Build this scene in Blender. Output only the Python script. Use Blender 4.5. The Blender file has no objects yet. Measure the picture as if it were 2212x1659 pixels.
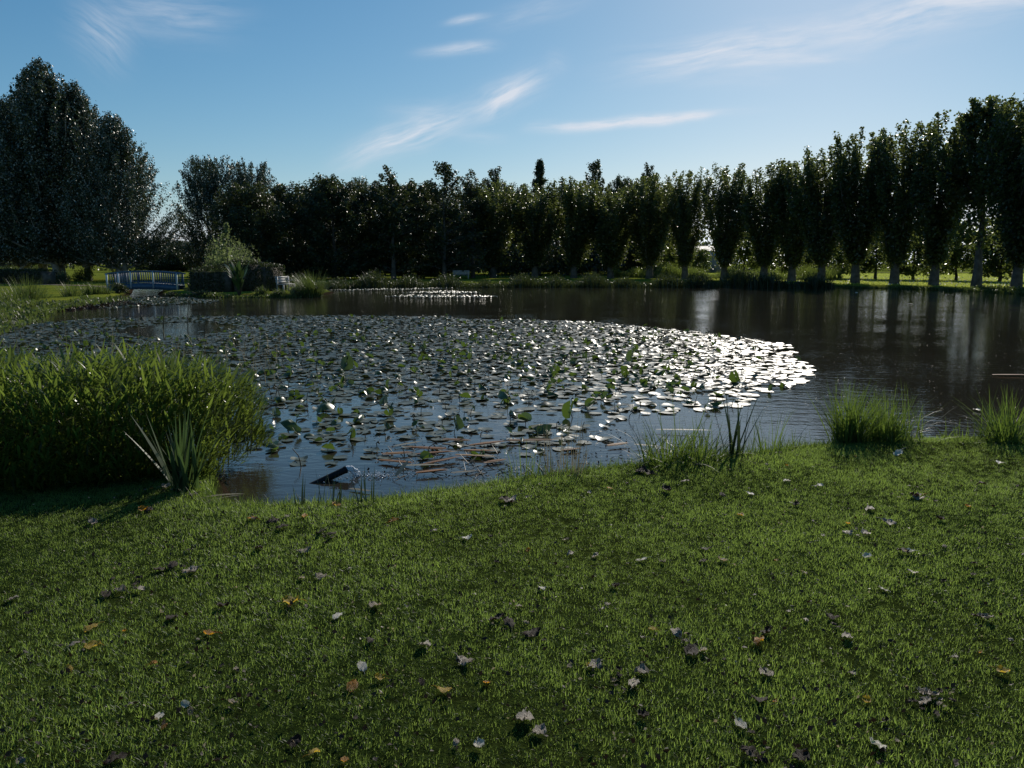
import bpy, math, random
import numpy as np
from mathutils import Vector, Matrix, Euler

PI = math.pi
R = math.radians
rng = np.random.default_rng(11)
random.seed(5)
C = bpy.context.scene.collection
SC = bpy.context.scene

# ------------------------------------------------------------------ camera
PITCH = 8.8
CAM_Z = 1.6
cam_d = bpy.data.cameras.new('camera')
cam = bpy.data.objects.new('camera', cam_d); C.objects.link(cam)
cam_d.sensor_width = 36.0; cam_d.lens = 27.42
cam_d.clip_start = 0.05; cam_d.clip_end = 3000
cam.location = (0, 0, CAM_Z); cam.rotation_euler = (R(90 - PITCH), 0, 0)
SC.camera = cam

# ------------------------------------------------------------------ light and exposure
SUN_AZ, SUN_EL = 21.0, 28.0          # azimuth clockwise from +Y
SC.view_settings.view_transform = 'Standard'
SC.view_settings.look = 'None'
SC.view_settings.gamma = 1.0
SC.view_settings.use_curve_mapping = False
SC.view_settings.exposure = -0.15
sun_d = bpy.data.lights.new('sun', 'SUN'); sun = bpy.data.objects.new('sun', sun_d); C.objects.link(sun)
sun_d.energy = 4.2; sun_d.angle = R(0.55); sun_d.color = (1.0, 0.93, 0.82)
sd_ = Vector((math.sin(R(SUN_AZ)) * math.cos(R(SUN_EL)), math.cos(R(SUN_AZ)) * math.cos(R(SUN_EL)), math.sin(R(SUN_EL))))
sun.rotation_euler = sd_.to_track_quat('Z', 'Y').to_euler(); sun.location = (0, 0, 60)
SKY_STRENGTH = 0.055

world = bpy.data.worlds.new('World'); SC.world = world; world.use_nodes = True
wn = world.node_tree.nodes; wl = world.node_tree.links
for n in list(wn): wn.remove(n)

def wnode(t, **k):
    n = wn.new(t)
    for a, v in k.items(): setattr(n, a, v)
    return n

def wmath(op, a, b=None, c=None, clamp=False):
    n = wn.new('ShaderNodeMath'); n.operation = op; n.use_clamp = clamp
    for i, v in enumerate((a, b, c)):
        if v is None: continue
        if isinstance(v, (int, float)): n.inputs[i].default_value = v
        else: wl.new(v, n.inputs[i])
    return n.outputs[0]

sky = wnode('ShaderNodeTexSky', sky_type='NISHITA')
sky.sun_disc = False; sky.sun_elevation = R(SUN_EL); sky.sun_rotation = R(SUN_AZ)
sky.air_density = 1.0; sky.dust_density = 0.25; sky.ozone_density = 2.0; sky.altitude = 100
ssp = wnode('ShaderNodeSeparateColor'); wl.new(sky.outputs[0], ssp.inputs[0])
hs = wnode('ShaderNodeCombineColor')      # camera response of the clear sky, channel by channel
rgb_ = [wmath('MULTIPLY', wmath('POWER', ssp.outputs[i_], ga), gn) for i_, (ga, gn) in enumerate(((1.353, .642), (.987, 1.481), (.834, 2.222)))]
wl.new(wmath('MINIMUM', rgb_[0], wmath('MULTIPLY', rgb_[1], .93)), hs.inputs[0]); wl.new(rgb_[1], hs.inputs[1]); wl.new(wmath('MAXIMUM', rgb_[2], wmath('MULTIPLY', rgb_[1], 1.06)), hs.inputs[2])
tc = wnode('ShaderNodeTexCoord')
sep = wnode('ShaderNodeSeparateXYZ'); wl.new(tc.outputs['Generated'], sep.inputs[0])
yy = wmath('MAXIMUM', wmath('ABSOLUTE', sep.outputs[1]), 0.02)
uu = wmath('DIVIDE', sep.outputs[0], yy)
vv = wmath('DIVIDE', sep.outputs[2], yy)
cmb = wnode('ShaderNodeCombineXYZ'); wl.new(uu, cmb.inputs[0]); wl.new(vv, cmb.inputs[1])
# domain warp so that the cirrus edges fray
nw = wnode('ShaderNodeTexNoise'); nw.inputs['Scale'].default_value = 4.5; nw.inputs['Detail'].default_value = 4.0
wl.new(cmb.outputs[0], nw.inputs['Vector'])
sw = wnode('ShaderNodeSeparateXYZ'); wl.new(nw.outputs['Color'], sw.inputs[0])
uw = wmath('MULTIPLY_ADD', wmath('SUBTRACT', sw.outputs[0], 0.5), 0.10, uu)
vw = wmath('MULTIPLY_ADD', wmath('SUBTRACT', sw.outputs[1], 0.5), 0.035, vv)

def pix_dir(px, py):
    dx = (px - 1106) / 1685.0; dy = (829.5 - py) / 1685.0
    p = R(PITCH)
    return Vector((dx, math.cos(p) + dy * math.sin(p), -math.sin(p) + dy * math.cos(p)))

def pix_uv(px, py):
    d = pix_dir(px, py); return d.x / d.y, d.z / d.y

total = None
# each cirrus streak: two ends, thickness, opacity, fibre scale
STREAKS = [
    ((760, 350), (1010, 240), 26, .95, 0), ((1000, 250), (1190, 165), 26, .85, 0), ((1060, 222), (1150, 180), 15, .5, 0),
    ((1140, 275), (1260, 277), 10, .5, 1), ((1200, 279), (1580, 246), 9, 1.7, 1), ((1420, 262), (1560, 246), 8, .9, 1),
    ((1350, 152), (1800, 78), 34, .9, 0), ((1700, 85), (2260, -20), 40, .75, 0), ((1560, 150), (1850, 120), 10, .55, 1),
    ((1960, 10), (2300, -5), 12, .6, 1),
    ((910, 120), (1080, 102), 11, .6, 0), ((960, 52), (1060, 36), 8, .6, 0), ((1040, 60), (1280, -10), 22, .25, 0),
    ((150, 30), (290, 130), 55, .4, 0), ((230, 20), (520, 45), 42, .34, 0), ((1180, 125), (1240, 150), 18, .25, 0),
    ((820, 240), (1000, 250), 16, .2, 0), ((960, 295), (1100, 300), 12, .2, 0), ((1500, 185), (1700, 175), 14, .2, 0),
]
for a, b, th, op, kind in STREAKS:
    (ua, va), (ub, vb) = pix_uv(*a), pix_uv(*b)
    uc, vc = (ua + ub) / 2, (va + vb) / 2
    L = math.hypot(ub - ua, vb - va) / 2 * 0.82; W = th / 1685.0
    ang = math.atan2(vb - va, ub - ua); ca, sa = math.cos(ang), math.sin(ang)
    du = wmath('SUBTRACT', uw, uc); dv = wmath('SUBTRACT', vw, vc)
    s = wmath('ADD', wmath('MULTIPLY', du, ca / L), wmath('MULTIPLY', dv, sa / L))
    t = wmath('ADD', wmath('MULTIPLY', du, -sa / W), wmath('MULTIPLY', dv, ca / W))
    # fibres run along the streak
    cv = wnode('ShaderNodeCombineXYZ')
    wl.new(wmath('MULTIPLY', s, L * 9), cv.inputs[0]); wl.new(wmath('MULTIPLY', t, W * 60), cv.inputs[1]); cv.inputs[2].default_value = uc * 17
    nf = wnode('ShaderNodeTexNoise'); nf.inputs['Scale'].default_value = 1.6; nf.inputs['Detail'].default_value = 5.0; nf.inputs['Roughness'].default_value = 0.6
    wl.new(cv.outputs[0], nf.inputs['Vector'])
    r2 = wmath('ADD', wmath('POWER', wmath('ABSOLUTE', s), 2.6), wmath('MULTIPLY', t, t))
    g = wmath('EXPONENT', wmath('MULTIPLY', r2, -1.0))
    fib = wmath('MULTIPLY_ADD', nf.outputs[0], 2.4, -0.62, clamp=True)
    m = wmath('MULTIPLY', wmath('MULTIPLY', g, fib), op)
    total = m if total is None else wmath('ADD', total, m)
total = wmath('MINIMUM', wmath('MAXIMUM', total, 0.0), 0.85)
mx = wnode('ShaderNodeMix', data_type='RGBA')
wl.new(wmath('MULTIPLY', total, 0.98), mx.inputs['Factor'])
wl.new(hs.outputs[0], mx.inputs['A']); mx.inputs['B'].default_value = (15.0, 15.6, 17.0, 1)
bg = wnode('ShaderNodeBackground'); bg.inputs['Strength'].default_value = SKY_STRENGTH
wl.new(mx.outputs['Result'], bg.inputs['Color'])
wo = wnode('ShaderNodeOutputWorld'); wl.new(bg.outputs[0], wo.inputs[0])

# ------------------------------------------------------------------ helpers
WZ = -0.2                                  # water level; the lawn is z = 0

def at(px, py, z=0.0):
    """point of the plane z seen in direction px, py (photo at 2212 x 1659)"""
    d = pix_dir(px, py); t = (z - CAM_Z) / d.z
    return Vector((d.x * t, d.y * t, z))

def at_d(px, d, z=0.0):
    """point at ground distance d (along Y) in the column px"""
    dr = pix_dir(px, 568)
    return Vector((dr.x / dr.y * d, d, z))

def z_of(py, d):
    """height of what shows at row py at distance d"""
    dr = pix_dir(1106, py); return CAM_Z + dr.z / dr.y * d

class MB:
    """collects vertices and faces, links them as one mesh object"""
    def __init__(s): s.v = []; s.f = []; s.n = 0; s.r = []
    def add(s, v, f, r=None):
        v = np.asarray(v, dtype=np.float32).reshape(-1, 3)
        f = np.asarray(f, dtype=np.int32)
        s.v.append(v); s.f.append(f + s.n); s.n += len(v)
        if r is None: r = rng.random()
        r = np.broadcast_to(np.asarray(r, dtype=np.float32), (len(f),))
        s.r.append(r)
    def mesh(s, name, mat, smooth=False):
        v = np.concatenate(s.v)
        sizes = np.concatenate([np.full(len(f), f.shape[1], dtype=np.int32) for f in s.f])
        loops = np.concatenate([f.ravel() for f in s.f]).astype(np.int32)
        starts = np.concatenate([[0], np.cumsum(sizes)[:-1]]).astype(np.int32)
        me = bpy.data.meshes.new(name)
        me.vertices.add(len(v)); me.vertices.foreach_set('co', v.ravel())
        me.loops.add(len(loops)); me.loops.foreach_set('vertex_index', loops)
        me.polygons.add(len(sizes)); me.polygons.foreach_set('loop_start', starts)
        me.polygons.foreach_set('loop_total', sizes)
        if smooth: me.polygons.foreach_set('use_smooth', np.ones(len(sizes), dtype=bool))
        at_ = me.attributes.new('rnd', 'FLOAT', 'FACE'); at_.data.foreach_set('value', np.concatenate(s.r).astype(np.float32))
        me.update(calc_edges=True)
        if mat: me.materials.append(mat)
        return me
    def build(s, name, mat, parent=None, smooth=False):
        return link(name, s.mesh(name, mat, smooth), parent)

def link(name, me, parent=None, loc=None, rot=None, sc=None):
    o = bpy.data.objects.new(name, me); C.objects.link(o)
    if parent: o.parent = parent
    if loc is not None: o.location = loc
    if rot is not None: o.rotation_euler = rot
    if sc is not None: o.scale = sc if hasattr(sc, '__len__') else (sc, sc, sc)
    return o

def tag(o, label=None, cat=None, group=None, kind=None):
    if label: o['label'] = label
    if cat: o['category'] = cat
    if group: o['group'] = group
    if kind: o['kind'] = kind
    return o

def empty(name, loc, rz=0, label=None, cat=None, group=None, sc=1.0):
    o = bpy.data.objects.new(name, None); C.objects.link(o)
    o.location = loc; o.rotation_euler = (0, 0, rz); o.scale = (sc, sc, sc); o.empty_display_size = 0.1
    return tag(o, label, cat, group)

def box(mb, c, s, rz=0.0, r=None, bev=0.0):
    c = np.array(c); hx, hy, hz = np.array(s) / 2
    v = np.array([[x, y, z] for z in (-hz, hz) for x, y in ((-hx, -hy), (hx, -hy), (hx, hy), (-hx, hy))])
    if rz:
        ca, sa = math.cos(rz), math.sin(rz); v = np.stack([v[:, 0] * ca - v[:, 1] * sa, v[:, 0] * sa + v[:, 1] * ca, v[:, 2]], 1)
    mb.add(v + c, [[3, 2, 1, 0], [4, 5, 6, 7], [0, 1, 5, 4], [1, 2, 6, 5], [2, 3, 7, 6], [3, 0, 4, 7]], r)

def tube(mb, pts, rad, n=8, cap=True, r=None):
    pts = [Vector(p) for p in pts]
    if not hasattr(rad, '__len__'): rad = [rad] * len(pts)
    V = []; prev = None
    for i, p in enumerate(pts):
        d = (pts[min(i + 1, len(pts) - 1)] - pts[max(i - 1, 0)]).normalized()
        if prev is None: a = d.orthogonal().normalized()
        else: a = (prev - d * prev.dot(d)).normalized()
        prev = a; b = d.cross(a)
        for k in range(n):
            t = 2 * PI * k / n; V.append(p + (a * math.cos(t) + b * math.sin(t)) * rad[i])
    F = []
    for i in range(len(pts) - 1):
        for k in range(n):
            F.append([i * n + k, i * n + (k + 1) % n, (i + 1) * n + (k + 1) % n, (i + 1) * n + k])
    mb.add([tuple(v) for v in V], F, r)
    if cap:
        mb.add([tuple(v) for v in V[:n]] , [list(range(n))[::-1]], r)
        mb.add([tuple(v) for v in V[-n:]], [list(range(n))], r)

def unit(v): return v / np.maximum(np.linalg.norm(v, axis=1, keepdims=True), 1e-9)

def leaves(mb, c, size, out=None, bias=0.5, droop=0.0, aspect=0.8, g=rng, rnd=None):
    """folded diamond leaves at centres c; OUT biases the leaf normals"""
    c = np.asarray(c); n = len(c)
    nr = unit(g.normal(size=(n, 3)))
    if out is not None: nr = unit(nr * (1 - bias) + out * bias)
    ax = g.normal(size=(n, 3)); ax[:, 2] -= droop * 2
    ax = unit(ax - nr * (ax * nr).sum(1, keepdims=True))
    sd = np.cross(nr, ax)
    s = (size * g.uniform(.7, 1.3, n))[:, None]
    fold = nr * s * 0.12
    v = np.stack([c - ax * s * .5, c + sd * s * .5 * aspect + fold, c + ax * s * .5, c - sd * s * .5 * aspect + fold], 1).reshape(-1, 3)
    b = np.arange(n)[:, None] * 4
    f = np.concatenate([b + np.array([0, 1, 2]), b + np.array([0, 2, 3])])
    rr = g.random(n) if rnd is None else rnd
    mb.add(v, f, np.concatenate([rr, rr]))

def blades(mb, base, az, ln, w, tilt, bend, segs=4, lens=False, g=rng, twist=0.5):
    """curved tapering grass or reed blades; LENS widens the middle"""
    base = np.asarray(base, float); n = len(base)
    az, ln, w, tilt, bend = [np.broadcast_to(np.asarray(a, float), (n,)) for a in (az, ln, w, tilt, bend)]
    dh = np.stack([np.cos(az), np.sin(az), np.zeros(n)], 1)
    ta = az + PI / 2 + g.uniform(-twist, twist, n)
    sd = np.stack([np.cos(ta), np.sin(ta), np.zeros(n)], 1)
    p = base.copy(); V = []
    for k in range(segs + 1):
        t = k / segs
        wk = w * ((math.sin(PI * min(1, t * .9 + .1)) ** .7) if lens else (1 - t ** 1.6)) + 0.0004
        V.append(p - sd * (wk / 2)[:, None]); V.append(p + sd * (wk / 2)[:, None])
        th = tilt + bend * (t + .5 / segs)
        p = p + (dh * np.sin(th)[:, None] + np.array([0, 0, 1]) * np.cos(th)[:, None]) * (ln / segs)[:, None]
    m = 2 * (segs + 1)
    V = np.stack(V, 1).reshape(-1, 3)
    b = np.arange(n)[:, None] * m
    f = np.concatenate([b + np.array([2 * k, 2 * k + 1, 2 * k + 3, 2 * k + 2]) for k in range(segs)])
    mb.add(V, f, np.tile(g.random(n), segs))

# ------------------------------------------------------------------ materials
def mat(name):
    m = bpy.data.materials.new(name); m.use_nodes = True
    m.node_tree.nodes.clear()
    return m, m.node_tree.nodes, m.node_tree.links

def principled(nodes, col=(0.5, 0.5, 0.5), rough=0.6, spec=0.5):
    p = nodes.new('ShaderNodeBsdfPrincipled')
    p.inputs['Base Color'].default_value = (*col, 1); p.inputs['Roughness'].default_value = rough
    p.inputs['Specular IOR Level'].default_value = spec
    return p

def ramp(nodes, links, src, stops):
    r = nodes.new('ShaderNodeValToRGB'); links.new(src, r.inputs[0])
    e = r.color_ramp.elements
    while len(e) < len(stops): e.new(0.5)
    for i, (p, c) in enumerate(stops): e[i].position = p; e[i].color = (*c, 1)
    return r.outputs[0]

def noise(nodes, links, scale, detail=3, vec=None, rough=.5):
    n = nodes.new('ShaderNodeTexNoise'); n.inputs['Scale'].default_value = scale
    n.inputs['Detail'].default_value = detail; n.inputs['Roughness'].default_value = rough
    if vec is None:
        g = nodes.new('ShaderNodeNewGeometry'); vec = g.outputs['Position']
    links.new(vec, n.inputs['Vector'])
    return n.outputs[0]

def leaf_mat(name, stops, trans, tmix=0.3, rough=0.4, spec=0.5, back=None, patch=0.0, coat=0.0):
    """two-sided leaf: glossy diffuse front, light shining through; stops vary leaf by leaf"""
    m, N, L = mat(name)
    a = N.new('ShaderNodeAttribute'); a.attribute_name = 'rnd'
    oi = N.new('ShaderNodeObjectInfo')
    ad = N.new('ShaderNodeMath'); ad.operation = 'MULTIPLY_ADD'; L.new(oi.outputs['Random'], ad.inputs[0]); ad.inputs[1].default_value = 0.25; L.new(a.outputs['Fac'], ad.inputs[2])
    su = N.new('ShaderNodeMath'); su.operation = 'SUBTRACT'; L.new(ad.outputs[0], su.inputs[0]); su.inputs[1].default_value = 0.12
    src = su.outputs[0]
    if patch:
        pn = noise(N, L, patch, 2)
        mm = N.new('ShaderNodeMath'); mm.operation = 'MULTIPLY_ADD'; L.new(pn, mm.inputs[0]); mm.inputs[1].default_value = 1.4
        s2 = N.new('ShaderNodeMath'); s2.operation = 'MULTIPLY_ADD'; L.new(src, s2.inputs[0]); s2.inputs[1].default_value = 0.5; s2.inputs[2].default_value = -0.45
        L.new(s2.outputs[0], mm.inputs[2]); src = mm.outputs[0]
    col = ramp(N, L, src, stops)
    if back is not None:
        g = N.new('ShaderNodeNewGeometry'); mx_ = N.new('ShaderNodeMix'); mx_.data_type = 'RGBA'
        gt = N.new('ShaderNodeMath'); gt.operation = 'GREATER_THAN'; L.new(a.outputs['Fac'], gt.inputs[0]); gt.inputs[1].default_value = .78; mb_ = N.new('ShaderNodeMath'); mb_.operation = 'MULTIPLY'; L.new(gt.outputs[0], mb_.inputs[0]); L.new(g.outputs['Backfacing'], mb_.inputs[1]); L.new(mb_.outputs[0], mx_.inputs['Factor']); L.new(col, mx_.inputs['A']); mx_.inputs['B'].default_value = (*back, 1)
        col = mx_.outputs['Result']
    p = principled(N, rough=rough, spec=spec); L.new(col, p.inputs['Base Color'])
    t = N.new('ShaderNodeBsdfTranslucent')
    tm = N.new('ShaderNodeMix'); tm.data_type = 'RGBA'; tm.blend_type = 'MULTIPLY'; tm.inputs['Factor'].default_value = 0.5
    tm.inputs['A'].default_value = (*trans, 1)
    sc_ = N.new('ShaderNodeMix'); sc_.data_type = 'RGBA'; sc_.blend_type = 'MULTIPLY'; sc_.inputs['Factor'].default_value = 1
    L.new(ramp(N, L, src, [(0, (.5, .5, .5)), (1, (1, 1, 1))]), tm.inputs['B'])
    L.new(tm.outputs['Result'], t.inputs['Color'])
    x = N.new('ShaderNodeMixShader'); x.inputs[0].default_value = tmix
    L.new(p.outputs[0], x.inputs[1]); L.new(t.outputs[0], x.inputs[2])
    N.remove(sc_)
    o = N.new('ShaderNodeOutputMaterial'); L.new(x.outputs[0], o.inputs[0])
    return m

def solid_mat(name, stops, scale=5, rough=0.7, spec=0.4, bump=0.0, bscale=30, detail=4, metal=0.0, stretch=None):
    m, N, L = mat(name)
    vec = None
    if stretch:
        tcn = N.new('ShaderNodeTexCoord'); mp = N.new('ShaderNodeMapping'); mp.inputs['Scale'].default_value = stretch
        L.new(tcn.outputs['Object'], mp.inputs[0]); vec = mp.outputs[0]
    col = ramp(N, L, noise(N, L, scale, detail, vec), stops)
    p = principled(N, rough=rough, spec=spec); L.new(col, p.inputs['Base Color']); p.inputs['Metallic'].default_value = metal
    if bump:
        b = N.new('ShaderNodeBump'); b.inputs['Strength'].default_value = 1; b.inputs['Distance'].default_value = bump
        L.new(noise(N, L, bscale, 4, vec), b.inputs['Height']); L.new(b.outputs[0], p.inputs['Normal'])
    o = N.new('ShaderNodeOutputMaterial'); L.new(p.outputs[0], o.inputs[0])
    return m

M = {}
M['grass'] = leaf_mat('grass_blade', [(0, (.016, .038, .010)), (.45, (.030, .064, .015)), (.8, (.056, .092, .024)), (.94, (.11, .12, .045)), (1, (.20, .18, .09))], (.44, .62, .11), .56, .42, .5, patch=2.1)
M['tuft'] = leaf_mat('tuft_blade', [(0, (.024, .044, .010)), (.6, (.046, .078, .018)), (.88, (.08, .10, .03)), (1, (.18, .16, .08))], (.24, .36, .05), .38, .5, .35)
M['far_tuft'] = leaf_mat('bank_blade', [(0, (.030, .050, .012)), (.6, (.06, .09, .02)), (1, (.13, .12, .05))], (.22, .30, .06), .3, .45, .3)
M['mound'] = leaf_mat('mound_leaf', [(0, (.022, .042, .010)), (.6, (.042, .074, .014)), (.93, (.08, .10, .025)), (1, (.22, .18, .08))], (.29, .40, .06), .42, .32, .5)
M['sword'] = leaf_mat('sword_leaf', [(0, (.03, .055, .022)), (.7, (.05, .085, .03)), (1, (.09, .12, .05))], (.14, .23, .06), .28, .5, .3)
M['darksword'] = leaf_mat('dark_sword_leaf', [(0, (.018, .032, .012)), (1, (.035, .055, .02))], (.10, .15, .04), .15, .3, .5)
M['plane'] = leaf_mat('plane_tree_leaf', [(0, (.022, .032, .012)), (.6, (.036, .052, .016)), (1, (.065, .078, .026))], (.26, .32, .07), .34, .36, .45)
M['poplar'] = leaf_mat('white_poplar_leaf', [(0, (.018, .030, .013)), (.7, (.034, .05, .02)), (1, (.06, .075, .03))], (.12, .17, .06), .14, .36, .45, back=(.27, .29, .24))
M['wood'] = leaf_mat('woodland_leaf', [(0, (.016, .024, .009)), (.7, (.030, .044, .013)), (1, (.055, .065, .02))], (.13, .17, .04), .2, .42, .4)
M['meadow'] = leaf_mat('meadow_blade', [(0, (.08, .12, .025)), (1, (.17, .19, .05))], (.62, .70, .14), .6, .5, .3)
M['light'] = leaf_mat('young_tree_leaf', [(0, (.04, .06, .018)), (.7, (.065, .095, .025)), (1, (.10, .12, .035))], (.26, .34, .06), .4, .4, .4)
M['grey_shrub'] = leaf_mat('grey_shrub_leaf', [(0, (.05, .065, .035)), (1, (.13, .16, .08))], (.32, .40, .14), .4, .5, .3)
M['gold_shrub'] = leaf_mat('golden_shrub_leaf', [(0, (.10, .09, .015)), (1, (.26, .19, .03))], (.55, .42, .05), .4, .5, .3)
M['hedge'] = leaf_mat('hedge_leaf', [(0, (.016, .028, .009)), (.8, (.03, .04, .015)), (1, (.10, .10, .07))], (.12, .16, .04), .2, .5, .2)
M['canna'] = leaf_mat('broad_leaf', [(0, (.03, .06, .018)), (1, (.06, .11, .03))], (.12, .20, .05), .25, .3, .5)
M['pad'] = leaf_mat('lily_pad_top', [(0, (.055, .066, .040)), (.6, (.085, .10, .062)), (.9, (.12, .125, .08)), (1, (.13, .09, .04))], (.10, .14, .03), .1, .43, .5)
M['padup'] = leaf_mat('raised_lily_leaf', [(0, (.02, .028, .014)), (.45, (.035, .055, .018)), (.8, (.06, .10, .02)), (1, (.09, .10, .03))], (.17, .27, .035), .26, .33, .55)
M['stalk'] = solid_mat('lily_stalk', [(.3, (.02, .018, .01)), (.7, (.05, .05, .02))], 8, .5)
M['deadreed'] = leaf_mat('dead_reed', [(0, (.16, .06, .015)), (.6, (.34, .15, .04)), (1, (.42, .32, .18))], (.4, .2, .06), .25, .5, .4)
M['straw'] = leaf_mat('dry_straw', [(0, (.12, .10, .06)), (1, (.35, .31, .2))], (.4, .35, .2), .25, .5, .4)
M['bark'] = solid_mat('grey_bark', [(.3, (.05, .045, .035)), (.7, (.13, .12, .10))], 3, .85, .2, .02, 14)
M['palebark'] = solid_mat('pale_poplar_bark', [(.35, (.10, .095, .08)), (.6, (.38, .37, .33))], 2.2, .8, .2, .02, 12)
M['blue'] = solid_mat('blue_painted_wood', [(.3, (.028, .07, .12)), (.7, (.045, .10, .16))], 6, .5, .4, .002, 60)
M['bluepale'] = solid_mat('pale_blue_painted_post', [(.3, (.32, .40, .46)), (.7, (.45, .53, .58))], 6, .5, .4)
M['stone'] = solid_mat('pale_stone', [(.3, (.22, .2, .16)), (.7, (.36, .33, .27))], 4, .85, .3, .01, 20)
M['pipe'] = solid_mat('black_rubber_pipe', [(.3, (.006, .006, .006)), (.7, (.014, .014, .013))], 25, .6, .25, .0015, 60)
M['bench'] = solid_mat('weathered_bench_wood', [(.3, (.32, .31, .28)), (.7, (.48, .47, .44))], 6, .6, .4, .002, 40)
M['roof'] = solid_mat('grey_roof', [(.3, (.14, .16, .18)), (.7, (.20, .22, .25))], 3, .6, .4)
M['wall'] = solid_mat('shed_wall', [(.3, (.18, .17, .15)), (.7, (.26, .25, .22))], 3, .8, .3)
M['path'] = solid_mat('pinkish_gravel_path', [(.3, (.20, .14, .11)), (.7, (.32, .24, .19))], 9, .9, .2, .01, 50)

def fallen_mat(name, stops, trans, tmix, rough, sheen=.4):
    m, N, L = mat(name)
    tcn = N.new('ShaderNodeTexCoord')
    oi = N.new('ShaderNodeObjectInfo')
    va = N.new('ShaderNodeVectorMath'); va.operation = 'ADD'; L.new(tcn.outputs['Object'], va.inputs[0]); L.new(oi.outputs['Location'], va.inputs[1])
    col = ramp(N, L, noise(N, L, 60, 3, va.outputs[0]), stops)
    p = principled(N, rough=rough, spec=sheen); L.new(col, p.inputs['Base Color'])
    b = N.new('ShaderNodeBump'); b.inputs['Distance'].default_value = .003; L.new(noise(N, L, 120, 2, va.outputs[0]), b.inputs['Height']); L.new(b.outputs[0], p.inputs['Normal'])
    t = N.new('ShaderNodeBsdfTranslucent'); t.inputs[0].default_value = (*trans, 1)
    x = N.new('ShaderNodeMixShader'); x.inputs[0].default_value = tmix; L.new(p.outputs[0], x.inputs[1]); L.new(t.outputs[0], x.inputs[2])
    o = N.new('ShaderNodeOutputMaterial'); L.new(x.outputs[0], o.inputs[0])
    return m
M['f_dark'] = fallen_mat('dark_brown_dead_leaf', [(.35, (.012, .008, .005)), (.7, (.05, .030, .016))], (.06, .035, .02), .1, .6, .25)
M['f_grey'] = fallen_mat('silver_grey_dead_leaf', [(.35, (.16, .12, .08)), (.7, (.46, .39, .29))], (.2, .18, .15), .15, .45, .5)
M['f_tan'] = fallen_mat('tan_dead_leaf', [(.35, (.20, .14, .08)), (.7, (.42, .36, .26))], (.5, .4, .22), .3, .45)
M['f_white'] = fallen_mat('cream_white_leaf_underside', [(.3, (.62, .56, .42)), (.7, (.85, .81, .70))], (.6, .58, .45), .25, .45)
M['f_orange'] = fallen_mat('orange_autumn_leaf', [(.36, (.05, .02, .008)), (.46, (.42, .17, .012)), (.7, (.55, .28, .02))], (.85, .42, .02), .42, .45)
M['f_yellow'] = fallen_mat('yellow_autumn_leaf', [(.34, (.10, .05, .01)), (.44, (.52, .34, .03)), (.7, (.65, .46, .07))], (.9, .62, .06), .42, .45)

# lawn ground
def ground_mat():
    m, N, L = mat('lawn_soil_and_grass')
    g = N.new('ShaderNodeNewGeometry')
    big = noise(N, L, .35, 4, g.outputs['Position']); fine = noise(N, L, 22, 5, g.outputs['Position'], .7)
    mid = noise(N, L, 2.2, 4, g.outputs['Position'])
    c0 = ramp(N, L, fine, [(.3, (.012, .016, .006)), (.55, (.03, .045, .012)), (.75, (.05, .07, .02))])  # near ground, darkened to carry the shade between the blades
    cf = ramp(N, L, fine, [(.3, (.11, .14, .025)), (.75, (.21, .24, .05))])  # bleached far grass, also lightened in place of backlight shining through
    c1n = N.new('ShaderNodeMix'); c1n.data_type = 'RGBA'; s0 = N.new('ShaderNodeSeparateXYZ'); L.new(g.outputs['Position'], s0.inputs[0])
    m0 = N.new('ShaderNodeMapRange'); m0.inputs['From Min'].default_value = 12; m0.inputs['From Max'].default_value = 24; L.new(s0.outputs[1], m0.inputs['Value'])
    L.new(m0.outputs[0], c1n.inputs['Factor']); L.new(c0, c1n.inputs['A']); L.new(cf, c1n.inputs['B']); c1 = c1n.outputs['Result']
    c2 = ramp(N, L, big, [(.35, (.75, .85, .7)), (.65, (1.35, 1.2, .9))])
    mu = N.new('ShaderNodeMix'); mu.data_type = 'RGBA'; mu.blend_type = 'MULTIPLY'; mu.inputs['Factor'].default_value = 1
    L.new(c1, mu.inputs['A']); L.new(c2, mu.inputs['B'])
    # mud below the bank edge
    sp = N.new('ShaderNodeSeparateXYZ'); L.new(g.outputs['Position'], sp.inputs[0])
    mr = N.new('ShaderNodeMapRange'); mr.inputs['From Min'].default_value = -.05; mr.inputs['From Max'].default_value = -.14; L.new(sp.outputs[2], mr.inputs['Value'])
    mud = N.new('ShaderNodeMix'); mud.data_type = 'RGBA'; L.new(mr.outputs[0], mud.inputs['Factor']); L.new(mu.outputs['Result'], mud.inputs['A']); mud.inputs['B'].default_value = (.03, .022, .014, 1)
    p = principled(N, rough=.9, spec=.0); L.new(mud.outputs['Result'], p.inputs['Base Color'])
    b = N.new('ShaderNodeBump'); b.inputs['Strength'].default_value = .8; b.inputs['Distance'].default_value = .05; L.new(fine, b.inputs['Height']); L.new(b.outputs[0], p.inputs['Normal'])
    t = N.new('ShaderNodeBsdfTranslucent'); t.inputs[0].default_value = (.14, .22, .03, 1); 
    o = N.new('ShaderNodeOutputMaterial'); L.new(p.outputs[0], o.inputs[0])
    return m
M['ground'] = ground_mat()

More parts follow.
